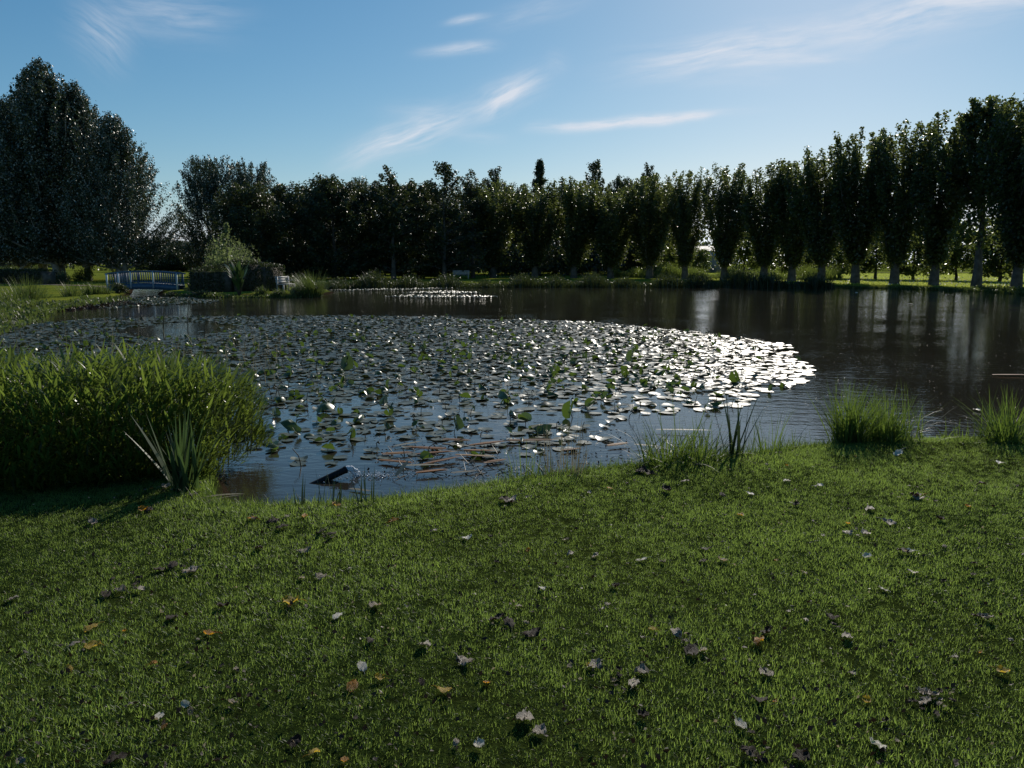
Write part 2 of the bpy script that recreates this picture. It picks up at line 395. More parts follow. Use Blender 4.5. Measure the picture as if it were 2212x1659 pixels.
def water_mat():
    m, N, L = mat('pond_water')
    g = N.new('ShaderNodeNewGeometry')
    mp = N.new('ShaderNodeMapping'); mp.inputs['Scale'].default_value = (1.0, 1.9, 1.0); mp.inputs['Rotation'].default_value = (0, 0, .25)
    L.new(g.outputs['Position'], mp.inputs[0])
    n1 = noise(N, L, 3.2, 3, mp.outputs[0]); n2 = noise(N, L, 13, 3, mp.outputs[0]); n3 = noise(N, L, .35, 2, g.outputs['Position'])
    a = N.new('ShaderNodeMath'); a.operation = 'MULTIPLY_ADD'; L.new(n2, a.inputs[0]); a.inputs[1].default_value = .30; L.new(n1, a.inputs[2])
    st = N.new('ShaderNodeMapRange'); st.inputs['From Min'].default_value = .35; st.inputs['From Max'].default_value = .65; st.inputs['To Min'].default_value = .35; st.inputs['To Max'].default_value = 1.0
    L.new(n3, st.inputs['Value'])
    b = N.new('ShaderNodeBump'); b.inputs['Distance'].default_value = .0082; L.new(a.outputs[0], b.inputs['Height']); L.new(st.outputs[0], b.inputs['Strength'])
    col = ramp(N, L, noise(N, L, .5, 3, g.outputs['Position']), [(.3, (.027, .024, .017)), (.7, (.036, .032, .023))])
    p = principled(N, rough=.035, spec=.5); p.inputs['IOR'].default_value = 1.33
    L.new(col, p.inputs['Base Color']); L.new(b.outputs[0], p.inputs['Normal'])
    o = N.new('ShaderNodeOutputMaterial'); L.new(p.outputs[0], o.inputs[0])
    return m
M['water'] = water_mat()

def glass_mat():
    m, N, L = mat('white_running_water')
    p = principled(N, (.85, .88, .9), .08, .6); p.inputs['Transmission Weight'].default_value = .3; p.inputs['IOR'].default_value = 1.33
    o = N.new('ShaderNodeOutputMaterial'); L.new(p.outputs[0], o.inputs[0])
    return m
M['jet'] = glass_mat()

# ------------------------------------------------------------------ the setting: ground, pond
near_px = [(-900, 1065), (0, 1065), (300, 1068), (440, 1074), (470, 1088), (560, 1092), (640, 1089), (760, 1086), (860, 1076), (960, 1060), (1060, 1046),
           (1160, 1030), (1260, 1017), (1350, 1004), (1440, 995), (1560, 988), (1660, 976), (1760, 962), (1860, 953), (1960, 949), (2060, 946), (2212, 946), (2500, 950), (3300, 990)]
shore = [at(x, y, 0) for x, y in near_px[3:]]
right = [at(3600, 900, WZ), at(3900, 780, WZ), at(3300, 690, WZ), at(2600, 652, WZ)]
farp = [at(x, y, WZ) for x, y in [(2212, 635), (2100, 628), (2000, 624), (1900, 622), (1800, 620), (1700, 619.5), (1400, 618.5), (1100, 619), (850, 621), (700, 622), (600, 623)]]
isl = [at(x, y, WZ) for x, y in [(610, 626), (690, 629), (704, 632), (690, 636), (640, 638.5), (590, 639), (545, 638), (520, 640), (470, 641), (420, 641), (375, 640), (362, 634), (380, 622), (400, 614)]]
leftp = [at(x, y, WZ) for x, y in [(290, 614), (268, 625), (258, 638), (240, 645), (180, 652), (110, 658), (60, 668), (20, 686), (-60, 705), (-300, 745), (-700, 830), (-900, 900)]]
bushp = [Vector((-7.0, 7.6, 0)), Vector((-5.0, 7.9, 0)), Vector((-3.9, 7.5, 0)), Vector((-2.9, 6.7, 0)), Vector((-2.35, 6.0, 0))]
poly = np.array([(p.x, p.y) for p in shore + right + farp + isl + leftp + bushp])

def chaikin(p, it=2):
    for _ in range(it):
        q = np.roll(p, -1, 0); p = np.stack([p * .75 + q * .25, p * .25 + q * .75], 1).reshape(-1, 2)
    return p
poly_s = chaikin(poly, 2)

def sdist(P, poly=poly_s):
    """signed distance to the pond outline, positive on land"""
    P = np.asarray(P, float); best = np.full(len(P), 1e9); inside = np.zeros(len(P), bool)
    a = poly; b = np.roll(poly, -1, 0)
    for (ax, ay), (bx, by) in zip(a, b):
        ex, ey = bx - ax, by - ay; wx, wy = P[:, 0] - ax, P[:, 1] - ay
        t = np.clip((wx * ex + wy * ey) / max(ex * ex + ey * ey, 1e-9), 0, 1)
        best = np.minimum(best, (wx - ex * t) ** 2 + (wy - ey * t) ** 2)
        c = (ay > P[:, 1]) != (by > P[:, 1])
        if abs(by - ay) > 1e-12: inside ^= c & (P[:, 0] < (bx - ax) * (P[:, 1] - ay) / (by - ay) + ax)
    d = np.sqrt(best); return np.where(inside, -d, d)

def ss(a, b, x):
    t = np.clip((x - a) / (b - a), 0, 1); return t * t * (3 - 2 * t)

def gz(P, sd=None):
    P = np.asarray(P, float)
    if sd is None: sd = sdist(P)
    far = ss(10, 40, P[:, 1])
    w = .16 + .5 * far
    z = -.24 * ss(0.02, -w, sd) - .6 * ss(-w, -w - 1.4, sd)
    x, y = P[:, 0], P[:, 1]
    z = z + (.012 * np.sin(x * 1.7 + y * .6) + .010 * np.sin(y * 2.3 - x * .9 + 1)) * ss(-.1, .6, sd)
    z = z + .02 * ss(0, .25, sd) * ss(1.2, .3, sd)
    return z

def axis(segs):
    out = [segs[0][0]]
    for a, b, st in segs:
        n = max(1, int(round((b - a) / st))); out += list(np.linspace(a, b, n + 1)[1:])
    return np.array(out)
def geo(a, b, s0, k=1.25):
    out = []; x = a; s = s0
    while x < b: x += s; s *= k; out.append(min(x, b))
    return out
xs = axis([(-34, -7, .55), (-7, 8, .075), (8, 48, .55)])
xs = np.array([-v for v in geo(34, 1100, .8)][::-1] + list(xs) + geo(48, 1100, .8))
ys = axis([(-3, 1, .4), (1, 11, .075), (11, 30, .35), (30, 68, .33)])
ys = np.array([-v for v in geo(3, 150, .6)][::-1] + list(ys) + geo(68, 1500, .6))
X, Y = np.meshgrid(xs, ys); P2 = np.stack([X.ravel(), Y.ravel()], 1)
Z = gz(P2)
nx, ny = len(xs), len(ys)
ii = (np.arange(ny - 1)[:, None] * nx + np.arange(nx - 1)[None, :]).ravel()
mb = MB(); mb.add(np.column_stack([P2, Z]), np.stack([ii, ii + 1, ii + nx + 1, ii + nx], 1))
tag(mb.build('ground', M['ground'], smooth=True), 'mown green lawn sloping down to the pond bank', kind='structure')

mb = MB(); wx = np.linspace(-75, 75, 40); wy = np.linspace(4.2, 75, 40)
WX, WY = np.meshgrid(wx, wy); jj = (np.arange(39)[:, None] * 40 + np.arange(39)[None, :]).ravel()
mb.add(np.column_stack([WX.ravel(), WY.ravel(), np.full(WX.size, WZ)]), np.stack([jj, jj + 1, jj + 41, jj + 40], 1))
tag(mb.build('pond_water', M['water'], smooth=True), 'still dark brown pond water reflecting trees and sky', kind='structure')

def strip(name, pts, w, m, label):
    mb = MB(); V = []
    pts = [Vector((p[0], p[1], 0)) for p in pts]
    for i, p in enumerate(pts):
        d = (pts[min(i + 1, len(pts) - 1)] - pts[max(i - 1, 0)]).normalized(); s = Vector((-d.y, d.x, 0)) * w / 2
        V += [p - s, p + s]
    P = np.array([(v.x, v.y) for v in V]); zz = np.maximum(gz(P), -.01) + .03
    F = [[2 * i, 2 * i + 2, 2 * i + 3, 2 * i + 1] for i in range(len(pts) - 1)]
    mb.add(np.column_stack([P, zz]), F); return tag(mb.build(name, m), label, kind='structure')
strip('path', [at_d(-60, 64), at_d(60, 60), at_d(150, 57.5), at_d(210, 55), at_d(245, 50), at_d(262, 48.2)], 1.0, M['path'], 'pinkish gravel path leading to the blue bridge')
strip('path', [(20, 142), (60, 140), (110, 137), (170, 132)], 2.2, M['path'], 'pale straight path along the far side of the meadow')

# ------------------------------------------------------------------ trees
def crown(g, n, per, H, z0, prof, lsize, rise=.35, spread=.3, outb=.35, droop=.4, outer=.55, pw=.55, lmin=.25, lobes=.0, aspect=.8):
    """leafy shoots inside the outline PROF(zrel); returns (MB of leaves, list of shoot paths)"""
    mb = MB(); paths = []
    ph = g.uniform(0, 6.28, 4)
    cs = []; outs = []
    for i in range(n):
        u = g.uniform(0.0, 1) ** .9
        az = g.uniform(0, 2 * PI)
        lob = 1 + lobes * (math.sin(az * 3 + ph[0] + u * 5) * .6 + math.sin(az * 5 + ph[1] - u * 9) * .4)
        rr = prof(u) * lob * (g.uniform(0, 1) ** outer)
        ze = z0 + u * (H - z0)
        zs = max(z0 * .6, ze - rise * (H - z0) * g.uniform(.7, 1.2))
        t = np.linspace(0, 1, 7)[:, None]
        e = np.array([math.cos(az) * rr, math.sin(az) * rr, ze]); s = np.array([0, 0, zs]) + np.array([math.cos(az), math.sin(az), 0]) * rr * .08
        path = s + (e - s) * np.concatenate([t ** pw, t ** pw, t], 1)
        path[1:-1, :2] += g.normal(0, .03 * max(rr, .5), (5, 2))
        paths.append(path)
        tl = g.uniform(lmin, 1.0, per) ** .8
        k = np.minimum((tl * 6).astype(int), 5); fr = (tl * 6 - k)[:, None]
        c = path[k] * (1 - fr) + path[k + 1] * fr
        c = c + g.normal(0, spread, (per, 3)) * (1.15 - tl[:, None] * .75)
        cs.append(c); outs.append(np.tile([math.cos(az) * .8, math.sin(az) * .8, .6], (per, 1)))
    c = np.concatenate(cs); o = unit(np.concatenate(outs))
    ok = c[:, 2] > .15
    leaves(mb, c[ok], lsize, o[ok], outb, droop, aspect, g)
    return mb, paths

def trunk_mb(g, H, r0, paths, nb=14, fork=0, lean=0.0):
    mb = MB()
    def stem(x0, y0, x1, y1, h, r):
        pts = [(x0 + (x1 - x0) * t ** 1.3 + g.normal(0, .04) * (t > 0), y0 + (y1 - y0) * t ** 1.3 + g.normal(0, .04) * (t > 0), -.15 + t * (h + .15)) for t in np.linspace(0, 1, 8)]
        tube(mb, pts, [r * (1.45 if i == 0 else 1.08 if i == 1 else 1 - .11 * i) for i in range(8)], 10)
    if fork:
        for k in range(fork):
            a = 2.4 * k + .3; stem(math.cos(a) * r0 * .5, math.sin(a) * r0 * .5, math.cos(a) * H * .10, math.sin(a) * H * .10, H * .7, r0 * .7)
    else: stem(0, 0, lean, 0, H * .75, r0)
    for i in g.choice(len(paths), min(nb, len(paths)), replace=False):
        p = paths[i]; tube(mb, p, np.linspace(r0 * .28, .015, len(p)), 5, cap=False)
    return mb

VAR = {}
def make_variants(kind, count, fn):
    VAR[kind] = []
    for k in range(count):
        g = np.random.default_rng(100 + 17 * k + sum(map(ord, kind)))
        c, t, cm, tm = fn(g)
        VAR[kind].append((c.mesh(kind + '_crown', cm), t.mesh(kind + '_trunk', tm, True)))

def plane_fn(g):
    prof = lambda u: .50 + 2.05 * float(ss(.10, .58, u)) * (1 if u < .78 else math.sqrt(max(.04, 1 - ((u - .78) / .25) ** 2)))
    mb, p = crown(g, 130, 185, 12, 2.5, prof, .175, .46, .25, .35, .7, .36, .42, .08, .15, .95)
    n = 900; z = g.uniform(1.9, 4.5, n); a = g.uniform(0, 6.28, n); r = g.uniform(.15, 1, n) ** .7 * (.45 + .22 * (z - 1.9))
    leaves(mb, np.stack([np.cos(a) * r, np.sin(a) * r, z], 1), .22, None, 0, .5, .95, g)
    return mb, trunk_mb(g, 12, .26, p, 18), M['plane'], M['bark']
def fan_fn(g):
    prof = lambda u: 3.0 * (.35 + .65 * math.sin(PI * min(1, u * .75 + .2)))
    mb, p = crown(g, 120, 185, 12, 5.9, prof, .175, .35, .25, .35, .7, .36, .5, .3, .15, .95)
    n = 700; z = g.uniform(2.6, 5.0, n); a = g.uniform(0, 6.28, n); r = g.uniform(.3, 2.0, n)
    leaves(mb, np.stack([np.cos(a) * r, np.sin(a) * r, z - .25 * np.abs(r - 1)], 1), .24, None, 0, .5, .95, g)
    return mb, trunk_mb(g, 12, .26, p, 26), M['plane'], M['bark']
def poplar_fn(g):
    prof = lambda u: 8.0 * (math.sin(PI * min(1, (u * .72 + .26))) ** .95) * (1 - .22 * u) + .2
    mb, p = crown(g, 430, 160, 20, 2.6, prof, .19, .42, .36, .4, .4, .3, .66, .3, .2, .85)
    return mb, trunk_mb(g, 20, .42, p, 40, 2), M['poplar'], M['palebark']
def round_fn(g):
    prof = lambda u: 5.0 * (math.sin(PI * (u * .66 + .26)) ** .6) + .2
    mb, p = crown(g, 330, 120, 12, 1.2, prof, .17, .3, .28, .4, .4, .28, .6, .25, .12)
    return mb, trunk_mb(g, 12, .3, p, 24, 2), M['poplar'], M['palebark']
def broad_fn(g):
    prof = lambda u: 5.2 * (math.sin(PI * (u * .70 + .28)) ** .55) + .2
    mb, p = crown(g, 240, 110, 12, .6, prof, .22, .2, .42, .4, .2, .32, .7, .2, .14)
    return mb, trunk_mb(g, 12, .25, p, 20), M['wood'], M['bark']
def open_fn(g):
    prof = lambda u: 4.6 * (1 - u) ** .55 * (1 if u > .1 else .8) + .45
    mb, p = crown(g, 90, 100, 13, 1.5, prof, .22, .12, .30, .3, .1, .3, .9, .2, .35)
    return mb, trunk_mb(g, 13, .22, p, 60), M['wood'], M['bark']
def spire_fn(g):
    prof = lambda u: 3.4 * (1 - u) ** .9 + .12
    mb, p = crown(g, 130, 90, 14, 1.0, prof, .2, .05, .24, .3, .4, .25, 1.0, .1, .2)
    return mb, trunk_mb(g, 14, .2, p, 30), M['wood'], M['bark']
def young_fn(g):
    prof = lambda u: 2.3 * (math.sin(PI * (u * .8 + .15)) ** .7) + .1
    mb, p = crown(g, 60, 75, 6, .8, prof, .24, .3, .3, .2, .4, .4, .7, .2, .2)
    return mb, trunk_mb(g, 6, .1, p, 14), M['light'], M['bark']
make_variants('plane', 6, plane_fn); make_variants('fan', 1, fan_fn)
make_variants('poplar', 3, poplar_fn)
make_variants('broad', 3, broad_fn); make_variants('round', 2, round_fn)
make_variants('open', 3, open_fn)
make_variants('spire', 2, spire_fn)
make_variants('young', 2, young_fn)
REFH = dict(fan=12, round=12, plane=12, poplar=20, broad=12, open=13, spire=14, young=6)
cnt = 0
def tree(name, kind, px, d, top, label, wid=None, group=None, cat='tree'):
    """one tree in column px at distance d, its top at row TOP, WID scales its width"""
    global cnt
    cnt += 1
    H = z_of(top, d); s = H / REFH[kind]; w = s if wid is None else wid
    c, t = VAR[kind][cnt % len(VAR[kind])]
    p = at_d(px, d); p.z = float(gz([(p.x, p.y)])[0])
    if p.z < -.12: p.z = -.1
    r = empty(name, p, (cnt * 2.399) % 6.283, label, cat, group)
    link('trunk', t, r, sc=(min(w, s * 1.3), min(w, s * 1.3), s)); link('crown', c, r, sc=(w, w, s))
    return r

# the row of pollarded plane trees on the far bank
ROW = [(2285, 46, 175), (2200, 49, 190), (2113, 53, 210), (2020, 57, 245), (1935, 60, 264), (1850, 63, 277), (1775, 66, 310), (1712, 70, 342), (1650, 73, 348),
       (1565, 76, 354), (1480, 80, 362), (1403, 84, 376), (1320, 85, 399), (1240, 86, 383), (1155, 87, 388), (1065, 88, 389)]
ORD = ['first', 'second', 'third', 'fourth', 'fifth', 'sixth', 'seventh', 'eighth', 'ninth', 'tenth', 'eleventh', 'twelfth', 'thirteenth', 'fourteenth', 'fifteenth', 'sixteenth',
       'seventeenth', 'eighteenth', 'nineteenth', 'twentieth', 'twenty-first', 'twenty-second', 'twenty-third', 'twenty-fourth', 'twenty-fifth', 'twenty-sixth', 'twenty-seventh', 'twenty-eighth', 'twenty-ninth', 'thirtieth',
       'thirty-first', 'thirty-second', 'thirty-third', 'thirty-fourth', 'thirty-fifth', 'thirty-sixth', 'thirty-seventh', 'thirty-eighth', 'thirty-ninth', 'fortieth']
for i, (px, d, top) in enumerate(ROW):
    lab = {0: 'tallest pollarded plane tree, just beyond the right edge of the row', 1: 'tall pollarded plane tree cut by the right frame edge',
           2: 'pollarded plane tree with a bare fork and sky showing under its crown',
           9: 'pollarded plane tree just right of the gap with sky showing'}.get(i, f'dark pollarded plane tree, {ORD[i-1]} in the row counted from the right edge')
    tree('plane_tree', 'fan' if i == 2 else 'plane', px, d, top, lab, (.86 if i in (9, 10) else 1.0) + .006 * (d - 50), 'row of pollarded plane trees on the far bank')

# the woodland behind
WOODS = [
    ('broad', 545, 86, 392, 1.0, 'low dense dark tree in front of the silvery rounded poplars'),
    ('broad', 640, 92, 396, 1.05, 'dense round dark tree just right of the rounded poplars'),
    ('broad', 722, 90, 378, 1.05, 'broad bushy dark tree with a smooth rounded top in the wood'),
    ('broad', 800, 95, 384, 1.0, 'dark bushy tree between the rounded tree and the two-spiked tree'),
    ('open', 850, 90, 358, 1.05, 'dark tree with two thin spikes rising from its top'),
    ('broad', 905, 97, 392, 1.0, 'dark round tree filling in behind the feathery alder'),
    ('open', 960, 93, 350, 1.1, 'feathery open-branched alder rising above the wood'),
    ('open', 1022, 98, 368, .95, 'slim loose tree just right of the feathery alder'),
    ('open', 1070, 106, 362, .8, 'thin wispy tree top poking above the last plane tree of the row'),
    ('broad', 1110, 110, 398, 1.0, 'pale green bushy tree behind the far end of the row'),
    ('spire', 1165, 108, 345, 1.0, 'dark pointed conifer rising above the plane trees'),
    ('broad', 1225, 112, 402, 1.0, 'bushy tree directly right of the pointed conifer'),
    ('open', 1285, 110, 347, .9, 'tall feathery tree rising behind the middle of the row'),
    ('broad', 1340, 112, 382, .9, 'round brownish tree top right of the tall feathery tree'),
    ('open', 1395, 110, 353, .7, 'thin sparse tree with a single wispy leader'),
    ('broad', 1440, 120, 400, .8, 'low round tree behind the row before the sky gap'),
]
for k, px, d, top, w, lab in WOODS:
    d = d - 11 if d < 100 else d - 6
    tree('conifer' if k == 'spire' else 'woodland_tree', k, px, d, top, lab, w * (z_of(top, d) / REFH[k] * .5 + .5), 'trees of the dark wood across the pond')
# second line, closing the wood
for i, (px, top) in enumerate([(600, 420), (690, 405), (770, 402), (860, 400), (930, 408), (1000, 405), (1060, 410), (1140, 415), (1200, 420), (1290, 420), (1370, 425), (1430, 430)]):
    tree('woodland_tree', 'broad', px, 104 + (i % 3) * 4 + (px - 600) * .02, top, f'dark tree deep inside the wood, {ORD[i]} of the back line counting from the rounded poplars', 1.1, 'trees of the dark wood across the pond')

P_G = 'white poplars on the left bank'
tree('poplar_tree', 'poplar', 128, 73, 128, 'tallest white poplar with glittering leaves beside the blue bridge', .95, P_G)
tree('poplar_tree', 'poplar', 262, 70, 242, 'white poplar with glittering leaves directly over the blue bridge', .74, P_G)
tree('poplar_tree', 'poplar', -38, 76, 262, 'white poplar half cut off by the left frame edge', .72, P_G)
tree('poplar_tree', 'poplar', 190, 74, 176, 'white poplar between the tallest poplar and the one over the bridge', .74, P_G)
tree('poplar_tree', 'poplar', 48, 74, 208, 'white poplar between the frame edge and the tallest poplar', .6, P_G)
tree('poplar_tree', 'poplar', 92, 80, 150, 'white poplar just left of the tallest poplar', .6, P_G)
tree('poplar_tree', 'round', 466, 84, 333, 'dark left-hand poplar of the rounded pair behind the island', .82, 'two rounded poplars behind the island')
tree('poplar_tree', 'round', 552, 86, 344, 'silvery right-hand poplar of the rounded pair behind the island', .72, 'two rounded poplars behind the island')
for i, (px, d, top, w) in enumerate([(345, 150, 512, 1.3), (395, 155, 520, 1.2), (440, 150, 516, 1.2)]):
    tree('woodland_tree', 'broad', px, d, top, 'low dark distant tree ' + ['right behind the blue bridge', 'in the sky gap right of the bridge', 'below the gap, touching the rounded poplars'][i], w, 'low distant trees behind the bridge')
YG = 'light green young trees behind the row'
for i, (px, d, top, w) in enumerate([(1445, 94, 492, 1.1), (1512, 100, 536, .8), (1608, 92, 455, 1.2), (1690, 90, 460, 1.3), (1748, 86, 470, 1.2), (1815, 82, 478, 1.2), (1893, 78, 462, 1.3), (1975, 75, 475, 1.2), (2068, 72, 478, 1.2), (2162, 68, 460, 1.4), (2235, 66, 480, 1.2)]):
    tree('young_tree', 'young', px, d, top, f'light green young tree behind the plane row, {ORD[i]} counting from the conifer side', w, YG)

# far masses
def mass(name, pts, h, depth, m, lsize, dens, label, seed=3, hv=.25, zb=0.0):
    """a leafy belt along a polyline: uneven top, leaves through its thickness"""
    g = np.random.default_rng(seed); mb = MB()
    pts = [np.array((p[0], p[1])) for p in pts]; cs = []
    for a, b in zip(pts[:-1], pts[1:]):
        L = np.linalg.norm(b - a); n = int(L * h * dens)
        t = g.random(n)[:, None]; c = a + (b - a) * t
        nrm = np.array([-(b - a)[1], (b - a)[0]]) / L
        s = np.linalg.norm(c - pts[0], axis=1)
        top = h * (1 + hv * (np.sin(s / h * 1.3) * .5 + np.sin(s / h * 3.1 + 1) * .3 + np.sin(s / h * 7.7) * .2))
        z = top * (1 - g.random(n) ** 1.4) + zb
        off = (g.random(n) ** 2) * depth * g.choice([-1, 1], n, p=[.7, .3])
        cs.append(np.column_stack([c + nrm * off[:, None] * 1.0, z]))
    c = np.concatenate(cs); gz_ = gz(c[:, :2])
    c[:, 2] += np.maximum(gz_, -.2)
    leaves(mb, c, lsize, None, 0, .3, .85, g)
    return tag(mb.build(name, m), label, kind='stuff')
mass('distant_woods', [(36, 185), (90, 182), (170, 175), (300, 160)], 8.5, 5, M['wood'], .8, 5, 'dark distant woodland along the far side of the meadow', 4, .1)
mass('distant_woods', [(-140, 190), (-70, 170), (-30, 165), (10, 150), (40, 150)], 5.5, 5, M['wood'], .8, 5, 'low dark distant woodland behind the poplars', 6, .2)
mass('wood_undergrowth', [at_d(560, 92), at_d(700, 84), at_d(900, 84), at_d(1100, 92), at_d(1350, 92)], 4.0, 2.5, M['wood'], .3, 26, 'dark undergrowth at the foot of the wood across the pond', 8, .15)

def bank_growth(name, pts, h, depth, m, label, seed, n_per, lean=.25):
    g = np.random.default_rng(seed); mb = MB()
    pts = [np.array((p[0], p[1])) for p in pts]
    for a, b in zip(pts[:-1], pts[1:]):
        L = np.linalg.norm(b - a); n = int(L * n_per)
        t = g.random(n)[:, None]; c = a + (b - a) * t; nrm = np.array([-(b - a)[1], (b - a)[0]]) / L
        c = c + nrm * (g.uniform(-.5, .5, n) * depth)[:, None]
        hh = h * (.6 + .4 * np.sin(c[:, 0] * .8) * np.sin(c[:, 0] * .31 + 2) + .25 * np.sin(c[:, 0] * 2.3))
        hh = np.maximum(hh, .3 * h)
        z = np.maximum(gz(c), -.2)
        k = n // 2
        blades(mb, np.column_stack([c[:k], z[:k]]), g.uniform(0, 6.28, k), hh[:k] * g.uniform(.6, 1.2, k), .05, g.uniform(0, lean, k), g.uniform(.1, .9, k), 3, g=g)
        c2 = np.column_stack([c[k:], z[k:] + hh[k:] * g.uniform(0, 1, n - k)]); leaves(mb, c2, .13, None, 0, .2, .6, g)
    return tag(mb.build(name, m), label, kind='stuff')
bank_growth('bank_undergrowth', [at_d(1335, 92), at_d(1480, 86), at_d(1640, 79), at_d(1800, 72)], 1.5, 4, M['light'], 'tall sunlit weeds along the far bank under the plane row', 21, 560)
bank_growth('bank_undergrowth', [at_d(1330, 60), at_d(1560, 60), at_d(1800, 59)], 1.4, 2.4, M['wood'], 'dark low growth at the water edge of the far bank', 22, 420)
bank_growth('bank_undergrowth', [at_d(600, 57), at_d(850, 58), at_d(1100, 60), at_d(1330, 60)], 1.05, 2.6, M['wood'], 'added dark growth at the water edge, in place of shade below the wood', 23, 420)  # added strip hides sunlit bank, standing in for shade cast by the wood
bank_growth('bank_undergrowth', [at_d(1800, 58.8), at_d(1900, 57.3), at_d(2000, 54.8), at_d(2110, 50.8), at_d(2212, 46.6), at_d(2330, 43)], .24, 1.0, M['far_tuft'], 'ragged bank grass below the right end of the row', 24, 300)

# ------------------------------------------------------------------ hedges and shrubs
def hedge(name, pts, h0, h1, w, label, m=None, seed=1, ls=.09, dens=340):
    g = np.random.default_rng(seed); root = empty(name, (pts[0][0], pts[0][1], 0), 0, label, 'hedge')
    mb = MB(); core = MB(); o = np.array((pts[0][0], pts[0][1])); cs = []; ns = []
    P = [np.array((p[0], p[1])) - o for p in pts]; tot = sum(np.linalg.norm(b - a) for a, b in zip(P[:-1], P[1:])); run = 0
    for a, b in zip(P[:-1], P[1:]):
        L = np.linalg.norm(b - a); d = (b - a) / L; nr = np.array([-d[1], d[0]])
        h = lambda t: h0 + (h1 - h0) * ((run + t * L) / tot)
        n = int(L * (h0 + h1) / 2 * dens * 2 + L * w * dens)
        t = g.random(n); face = g.choice(3, n, p=[.4, .4, .2]); hh = h(t)
        off = np.where(face == 0, -w / 2, np.where(face == 1, w / 2, g.uniform(-w / 2, w / 2, n)))
        z = np.where(face == 2, hh, g.random(n) * hh)
        c = a + d * (t * L)[:, None] + nr * off[:, None]
        nv = np.where((face == 2)[:, None], np.array([0, 0, 1.]), np.where((face == 1)[:, None], np.array([*nr, 0]), np.array([*(-nr), 0])))
        cs.append(np.column_stack([c, z]) + g.normal(0, .045, (n, 3))); ns.append(nv)
        ang = math.atan2(d[1], d[0]); mid = (a + b) / 2; hm = min(h(0), h(1)) - .08
        box(core, (mid[0], mid[1], hm / 2), (L - .1, w - .16, hm), ang); run += L
    leaves(mb, np.concatenate(cs), ls, np.concatenate(ns), .5, .1, .8, g)
    mb.build('leaf_cover', m or M['hedge'], root); core.build('inner_twigs', M['bark'], root)
    return root
hedge('clipped_hedge', [at_d(420, 46), at_d(498, 44.5)], 1.2, 1.6, 1.0, 'dark clipped hedge sloping up to the broad-leaved plant', seed=31)
hedge('clipped_hedge', [at_d(500, 44.6), at_d(560, 45.5), at_d(600, 47)], 1.75, 1.45, .9, 'dark clipped hedge between the broad-leaved plant and the wooden bench', seed=32)
hedge('clipped_hedge', [at_d(-120, 66), at_d(30, 62), at_d(104, 60)], 1.0, 1.1, 1.2, 'dark low hedge under the poplars at the left frame edge', seed=33, ls=.11, dens=220)

def shrub(name, px, d, h, w, m, label, n=2600, ls=.1, seed=5, cat='shrub', z=None, flat=1.0, wisp=0):
    g = np.random.default_rng(seed); p = at_d(px, d); p.z = max(float(gz([(p.x, p.y)])[0]), -.22) if z is None else z
    r = empty(name, p, 0, label, cat)
    mb = MB(); k = 16
    cc = unit(g.normal(size=(k, 3))) * (g.random(k) ** .4)[:, None] * .75; cc[:, 2] = np.abs(cc[:, 2])
    i = g.integers(0, k, n); c = cc[i] + unit(g.normal(size=(n, 3))) * (g.random(n) ** .5)[:, None] * .38
    c[:, 2] = np.abs(c[:, 2]); c = c * np.array([w / 2, w / 2 * flat, h * .9])
    leaves(mb, c, ls, unit(c + 1e-3), .3, .1, .6, g)
    if wisp:
        a = g.uniform(0, 6.28, wisp); b = c[g.integers(0, n, wisp)]
        blades(mb, b, a, ls * 4, ls * .3, g.uniform(.2, .9, wisp), g.uniform(0, .6, wisp), 3, g=g)
    mb.build('foliage', m, r)
    st = MB()
    for q in range(7):
        a = g.uniform(0, 6.28); e = np.array([math.cos(a) * w * .3, math.sin(a) * w * .3, h * .7])
        tube(st, [(0, 0, -.05), tuple(e * .5 + np.array([0, 0, h * .1])), tuple(e)], [.03, .02, .008], 5)
    st.build('stems', M['bark'], r)
    return r
shrub('silver_shrub', 505, 53, 4.3, 4.6, M['grey_shrub'], 'tall grey-green wispy shrub behind the sloping hedge', 9000, .11, 41, wisp=700)
shrub('golden_shrub', 528, 47.5, 1.95, 1.5, M['gold_shrub'], 'golden yellow shrub showing over the hedge', 2200, .1, 42)
shrub('golden_shrub', 556, 48.5, 1.7, 1.1, M['gold_shrub'], 'smaller rusty golden shrub beside the yellow one', 1300, .09, 43)
shrub('pale_shrub', 130, 62, 1.3, 1.5, M['grey_shrub'], 'pale leafy shrub between the left hedge and poplar trunk', 1800, .1, 44)
shrub('round_shrub', 180, 72, 1.9, 2.3, M['light'], 'round light green shrub between the poplar trunks', 1800, .12, 45)
shrub('willow_bush', 55, 84, 3.0, 4.5, M['light'], 'feathery yellow-green willow bush above the left hedge', 4200, .14, 46, wisp=900)
shrub('willow_bush', 20, 86, 2.6, 3.4, M['grey_shrub'], 'paler feathery willow bush at the left frame edge', 2600, .14, 47, wisp=500)
shrub('round_shrub', 248, 78, 2.1, 1.8, M['light'], 'narrow light green shrub just left of the bridge rail', 1500, .12, 48)
shrub('round_shrub', 408, 46, .75, .8, M['grey_shrub'], 'small grey-green bush at the right end of the blue bridge', 800, .07, 49)
shrub('low_shrub', 372, 42.5, .45, 1.2, M['wood'], 'low dark shrub on the island bank under the bridge end', 1200, .07, 50)
shrub('low_shrub', 430, 42, .5, 2.4, M['wood'], 'dark spreading ground shrub on the island bank', 2200, .08, 51, flat=.5)
shrub('low_shrub', 562, 42.2, .62, 1.0, M['far_tuft'], 'small ferny shrub on the bank right of the broad-leaved plant', 1100, .08, 52, wisp=200)
shrub('low_shrub', 600, 42.0, .45, 1.0, M['far_tuft'], 'low ferny shrub on the island bank below the bench', 1000, .08, 53, wisp=200)
